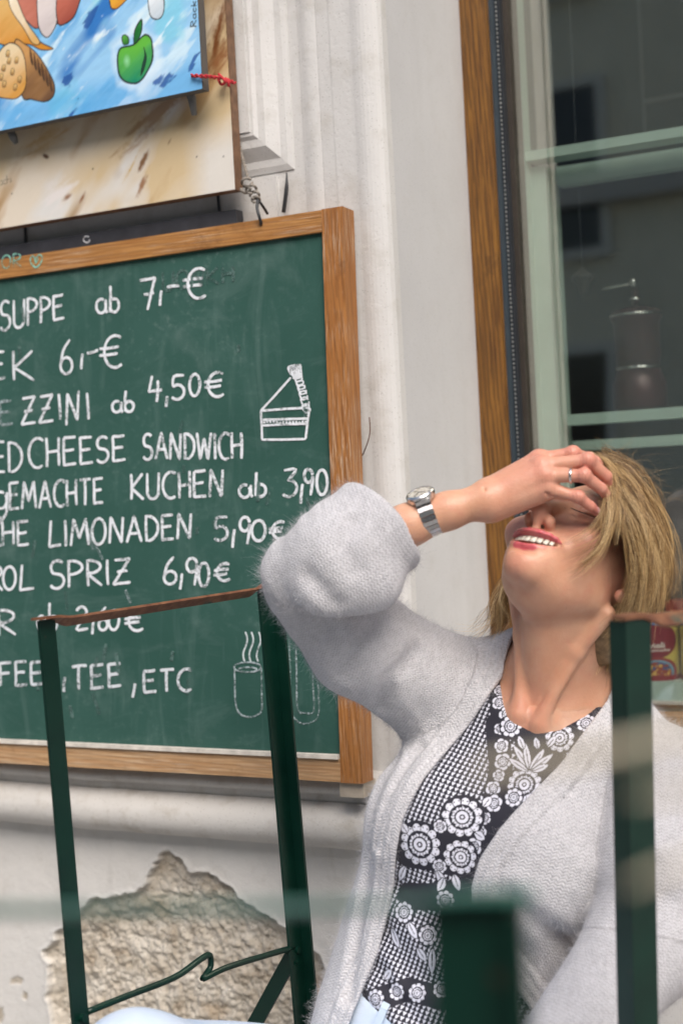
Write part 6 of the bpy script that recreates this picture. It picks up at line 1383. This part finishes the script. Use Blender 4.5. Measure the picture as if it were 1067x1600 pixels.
b = bmesh.new(); add_tube(b, [Qw(wc + wup * (RW + .003) + wsd * r_)[0] for r_ in (.016, .0195)], .0024, 10); add_hexa(b, [Qw(wc + wup * (RW + hh) + wax * x + wsd * s_)[0] for hh in (-.001, .003) for x, s_ in ((-.0085, .010), (.0085, .010), (.0085, .0185), (-.0085, .0185))]); add_hexa(b, [Qw(wc + wup * (RW + hh) + wax * x + wsd * s_)[0] for hh in (-.001, .003) for x, s_ in ((-.0085, -.0185), (.0085, -.0185), (.0085, -.010), (-.0085, -.010))]); bm_obj("lugs", b, M_STEEL, watch, bevel=0.0005, segs=1)
j = FING['ring'][0]; rc = j[0] * .32 + j[1] * .68; ra = (j[1] - j[0]) / np.linalg.norm(j[1] - j[0]); r1 = np.cross(ra, A3(0, 0, 1)); r1 /= np.linalg.norm(r1); r2 = np.cross(ra, r1)
b = bmesh.new(); rg = []
for k in range(36):
    a = 2 * math.pi * k / 36; o_ = math.cos(a) * r1 + math.sin(a) * r2; rg.append([b.verts.new(V(Qw(rc + ra * x + o_ * r)[0])) for x, r in ((-.0014, .0084), (-.0011, .0093), (.0011, .0093), (.0014, .0084))])
for k in range(36):
    for i in range(4): b.faces.new([rg[k][i], rg[(k + 1) % 36][i], rg[(k + 1) % 36][(i + 1) % 4], rg[k][(i + 1) % 4]])
bm_obj("ring", b, simple("silver", (0.75, 0.74, 0.72), 0.18, 1.0, 0.05), person, smooth=True)

# ---- hair
def hairbase(p):
    hh = toH(p); d = ell(hh, (0, .022, -.028), (.0765, .086, .094)); d = smin(d, ell(hh, (0, -.03, -.062), (.060, .050, .048)), .04)
    d = smax(d, hh[:, 2] - (-.024 + .85 * np.clip(hh[:, 1], 0, .1)), .01); d = smax(d, -(hh[:, 1] + .062), .01); d = smax(d, -ell(hh, (.078, -.035, .006), (.03, .035, .024)), .006); return d * HS - .002 * nz(p, 60, 41)
v, q = mesh_sdf(hairbase, (.10, -.26, -1.92), (.42, .09, -1.55), .004)
hm = Mat("blonde_hair", 0.34); tn = hm.attr("tone", 2); al = hm.attr("along", 2); hc = hm.ramp(tn, [(0.0, (0.095, 0.052, 0.02)), (0.35, (0.30, 0.17, 0.066)), (0.7, (0.60, 0.395, 0.17)), (1.0, (0.88, 0.66, 0.36))])
hc = hm.mix(hm.ramp(al, [(0.0, 0.55), (0.3, 0.0)]), hc, (0.10, 0.06, 0.026)); hm.set('Base Color', hc); hm.set('Specular IOR Level', 0.6); hm.set('Anisotropic', 0.5)
hb = Mat("hair_underlayer", 0.6); hb.set('Base Color', hb.ramp(hb.noise(120, 4), [(0.3, (0.13, 0.08, 0.036)), (0.7, (0.30, 0.20, 0.10))]))
hair = np_mesh("hair", Qw(v), q, hb.m, person)
def catmull(gd, m):
    gd = np.asarray(gd, float); k = len(gd); tt = np.linspace(0, k - 1, m); i = np.clip(tt.astype(int), 0, k - 2); f = (tt - i)[:, None]; ext = np.concatenate([[2 * gd[0] - gd[1]], gd, [2 * gd[-1] - gd[-2]]]); p0_, p1_, p2_, p3_ = ext[i], ext[i + 1], ext[i + 2], ext[i + 3]
    return .5 * (2 * p1_ + (p2_ - p0_) * f + (2 * p0_ - 5 * p1_ + 4 * p2_ - p3_) * f ** 2 + (3 * p1_ - p0_ - 3 * p2_ + p3_) * f ** 3)
print('hem', TP(620, 1578, .09), TP(620,1578,.11)); ALLP, ALLR = [], []
ALLT = []
def lock(guides, n, spread, m=18, rad=.00017, clump=9, frizz=.0012, cut=.25):
    """strands between neighbouring guides (px, px, depth), gathered in clumps"""
    G_ = np.array([catmull([Q(*g_) for g_ in gd], m) for gd in guides]); k = len(G_)
    nc = max(1, n // clump)
    for c in range(nc):
        u_ = RNG.random() * (k - 1); i = min(int(u_), k - 2) if k > 1 else 0; f = u_ - i; base_ = G_[i] * (1 - f) + G_[min(i + 1, k - 1)] * f
        off = RNG.normal(0, 1, 3) * spread; ss_ = np.linspace(0, 1, m)[:, None]; end = RNG.normal(0, 1, 3) * spread * .8; wave = RNG.normal(0, 1, 3) * frizz * 1.6; ph = RNG.random() * 6
        cl = base_ + off * (.35 + .65 * ss_) + end * ss_ ** 2 + wave * np.sin(ss_ * (4 + 3 * RNG.random()) + ph)
        ct = RNG.beta(.95, 1.05)
        for s in range(clump):
            o_ = RNG.normal(0, 1, 3) * .0014; st = cl + o_ * (1.1 - .75 * ss_) + RNG.normal(0, 1, 3) * frizz * ss_ ** 1.5 + RNG.normal(0, 1, 3) * frizz * .5 * np.sin(ss_ * 9 + RNG.random() * 6)
            e = 1 - cut * RNG.random(); st = np.stack([np.interp(np.linspace(0, e, m), ss_[:, 0], st[:, a]) for a in range(3)], 1); ALLP.append(st); ALLT.append(np.clip(ct + RNG.normal(0, .12), 0, 1)); ALLR.append(rad * (.7 + .6 * RNG.random()))
# crown and back of the head, sweeping to the right and down
lock([[(938, 722, 1.665), (976, 742, 1.655), (1008, 800, 1.655), (1022, 880, 1.66), (1004, 950, 1.67)], [(935, 730, 1.650), (975, 760, 1.630), (1005, 820, 1.625), (1012, 890, 1.635), (990, 965, 1.65)], [(934, 742, 1.640), (965, 780, 1.615), (990, 840, 1.605), (995, 900, 1.615), (972, 975, 1.64)], [(950, 745, 1.635), (982, 805, 1.612), (998, 865, 1.608), (1000, 915, 1.62), (982, 985, 1.65)]], 2700, .0058, frizz=.0018)
lock([[(940, 718, 1.70), (988, 747, 1.70), (1024, 815, 1.70), (1036, 885, 1.71), (1020, 955, 1.72)], [(938, 722, 1.665), (978, 745, 1.655), (1014, 805, 1.655), (1028, 880, 1.66), (1012, 955, 1.67)]], 1100, .0078, frizz=.0026)
# side curtain hanging past the ear
lock([[(968, 780, 1.625), (992, 850, 1.606), (998, 905, 1.608), (985, 960, 1.635), (958, 1020, 1.67)], [(972, 800, 1.62), (1000, 865, 1.608), (1000, 920, 1.615), (990, 975, 1.65), (965, 1020, 1.69)], [(960, 800, 1.62), (1010, 870, 1.63), (1025, 930, 1.65), (1005, 985, 1.68), (975, 1030, 1.70)]], 750, .0045)
# strand from the forehead across the cheek, fanning out
lock([[(945, 735, 1.628), (952, 790, 1.600), (938, 838, 1.590), (905, 862, 1.594), (868, 884, 1.602)], [(945, 735, 1.628), (955, 795, 1.598), (945, 850, 1.588), (918, 885, 1.592), (888, 905, 1.602)]], 100, .0048, frizz=.0026, clump=5, rad=.00016)
lock([[(942, 730, 1.630), (946, 775, 1.604), (930, 812, 1.594), (895, 833, 1.594), (868, 838, 1.598)], [(944, 733, 1.630), (950, 785, 1.602), (935, 830, 1.592), (900, 852, 1.594), (872, 862, 1.60)]], 36, .003, frizz=.002, clump=3, rad=.00015)
# loose, blown strands over the whole of it
lock([[(938, 720, 1.66), (978, 738, 1.648), (1016, 800, 1.645), (1036, 880, 1.65), (1026, 965, 1.66)], [(938, 735, 1.640), (975, 775, 1.608), (1008, 840, 1.598), (1016, 910, 1.605), (996, 990, 1.63)], [(952, 750, 1.63), (985, 810, 1.602), (1003, 870, 1.596), (1000, 930, 1.606), (972, 1000, 1.63)]], 460, .008, frizz=.0045, clump=4, rad=.00017, cut=.45)
lock([[(955, 765, 1.615), (985, 840, 1.600), (990, 900, 1.602), (972, 955, 1.618), (938, 990, 1.638)], [(965, 800, 1.612), (998, 880, 1.600), (996, 940, 1.612), (972, 990, 1.64), (945, 1015, 1.65)]], 110, .005, frizz=.004, clump=4, rad=.00017, cut=.4)
# bright edge lock over the fingertips
lock([[(925, 715, 1.645), (945, 728, 1.625), (955, 755, 1.612), (952, 790, 1.604), (945, 815, 1.600)], [(930, 712, 1.65), (955, 730, 1.63), (970, 765, 1.612), (970, 810, 1.600), (962, 850, 1.598)]], 260, .003)
# hair falling behind the neck on the far side
lock([[(840, 860, 1.80), (800, 890, 1.80), (783, 930, 1.79), (785, 970, 1.785), (770, 1000, 1.785)], [(840, 880, 1.80), (810, 900, 1.81), (778, 940, 1.80), (775, 975, 1.79), (755, 992, 1.78)]], 330, .006, frizz=.002)
lock([[(800, 900, 1.80), (778, 960, 1.79), (757, 990, 1.78), (715, 996, 1.775)], [(800, 890, 1.80), (775, 925, 1.795), (750, 955, 1.79), (728, 985, 1.785)]], 34, .003, frizz=.003, clump=3, rad=.00015)
# nape
lock([[(985, 930, 1.72), (968, 985, 1.72), (950, 1020, 1.71), (944, 1050, 1.70)], [(1000, 940, 1.74), (985, 1000, 1.74), (965, 1045, 1.73), (952, 1070, 1.72)]], 300, .006)
# flyaways
for k in range(80):
    x0_, y0_ = 925 + 110 * RNG.random(), 0; y0_ = 722 + max(0, (x0_ - 950)) ** 1.35 * .16; a = RNG.uniform(-.3, 2.0); L = RNG.uniform(25, 85); bend = RNG.uniform(-1.5, 1.5); d_ = 1.64 + .06 * RNG.random()
    pts = [(x0_ + L * t * math.cos(a + bend * t) * (1 if x0_ > 960 else .8), y0_ - L * t * math.sin(a + bend * t) * .75, d_) for t in (0, .33, .66, 1)]; lock([pts], 1, .001, m=14, rad=.00009, clump=1, frizz=.0010)
for k in range(14):
    x0_, y0_ = RNG.uniform(1030, 1048), RNG.uniform(830, 940); pts = [(x0_, y0_, 1.68), (x0_ + RNG.uniform(2, 16), y0_ + RNG.uniform(-10, 20), 1.68), (x0_ + RNG.uniform(-5, 22), y0_ + RNG.uniform(15, 45), 1.68)]; lock([pts], 1, .001, m=10, rad=.0001, clump=1)
hs = fibres("hair_strands", np.array([np.stack([np.interp(np.linspace(0, 1, 16), np.linspace(0, 1, len(s)), s[:, a]) for a in range(3)], 1) for s in ALLP]), np.array(ALLR), hm.m, hair, .45, np.array(ALLT))
print("hair", len(ALLP), _time.time() - _t0)
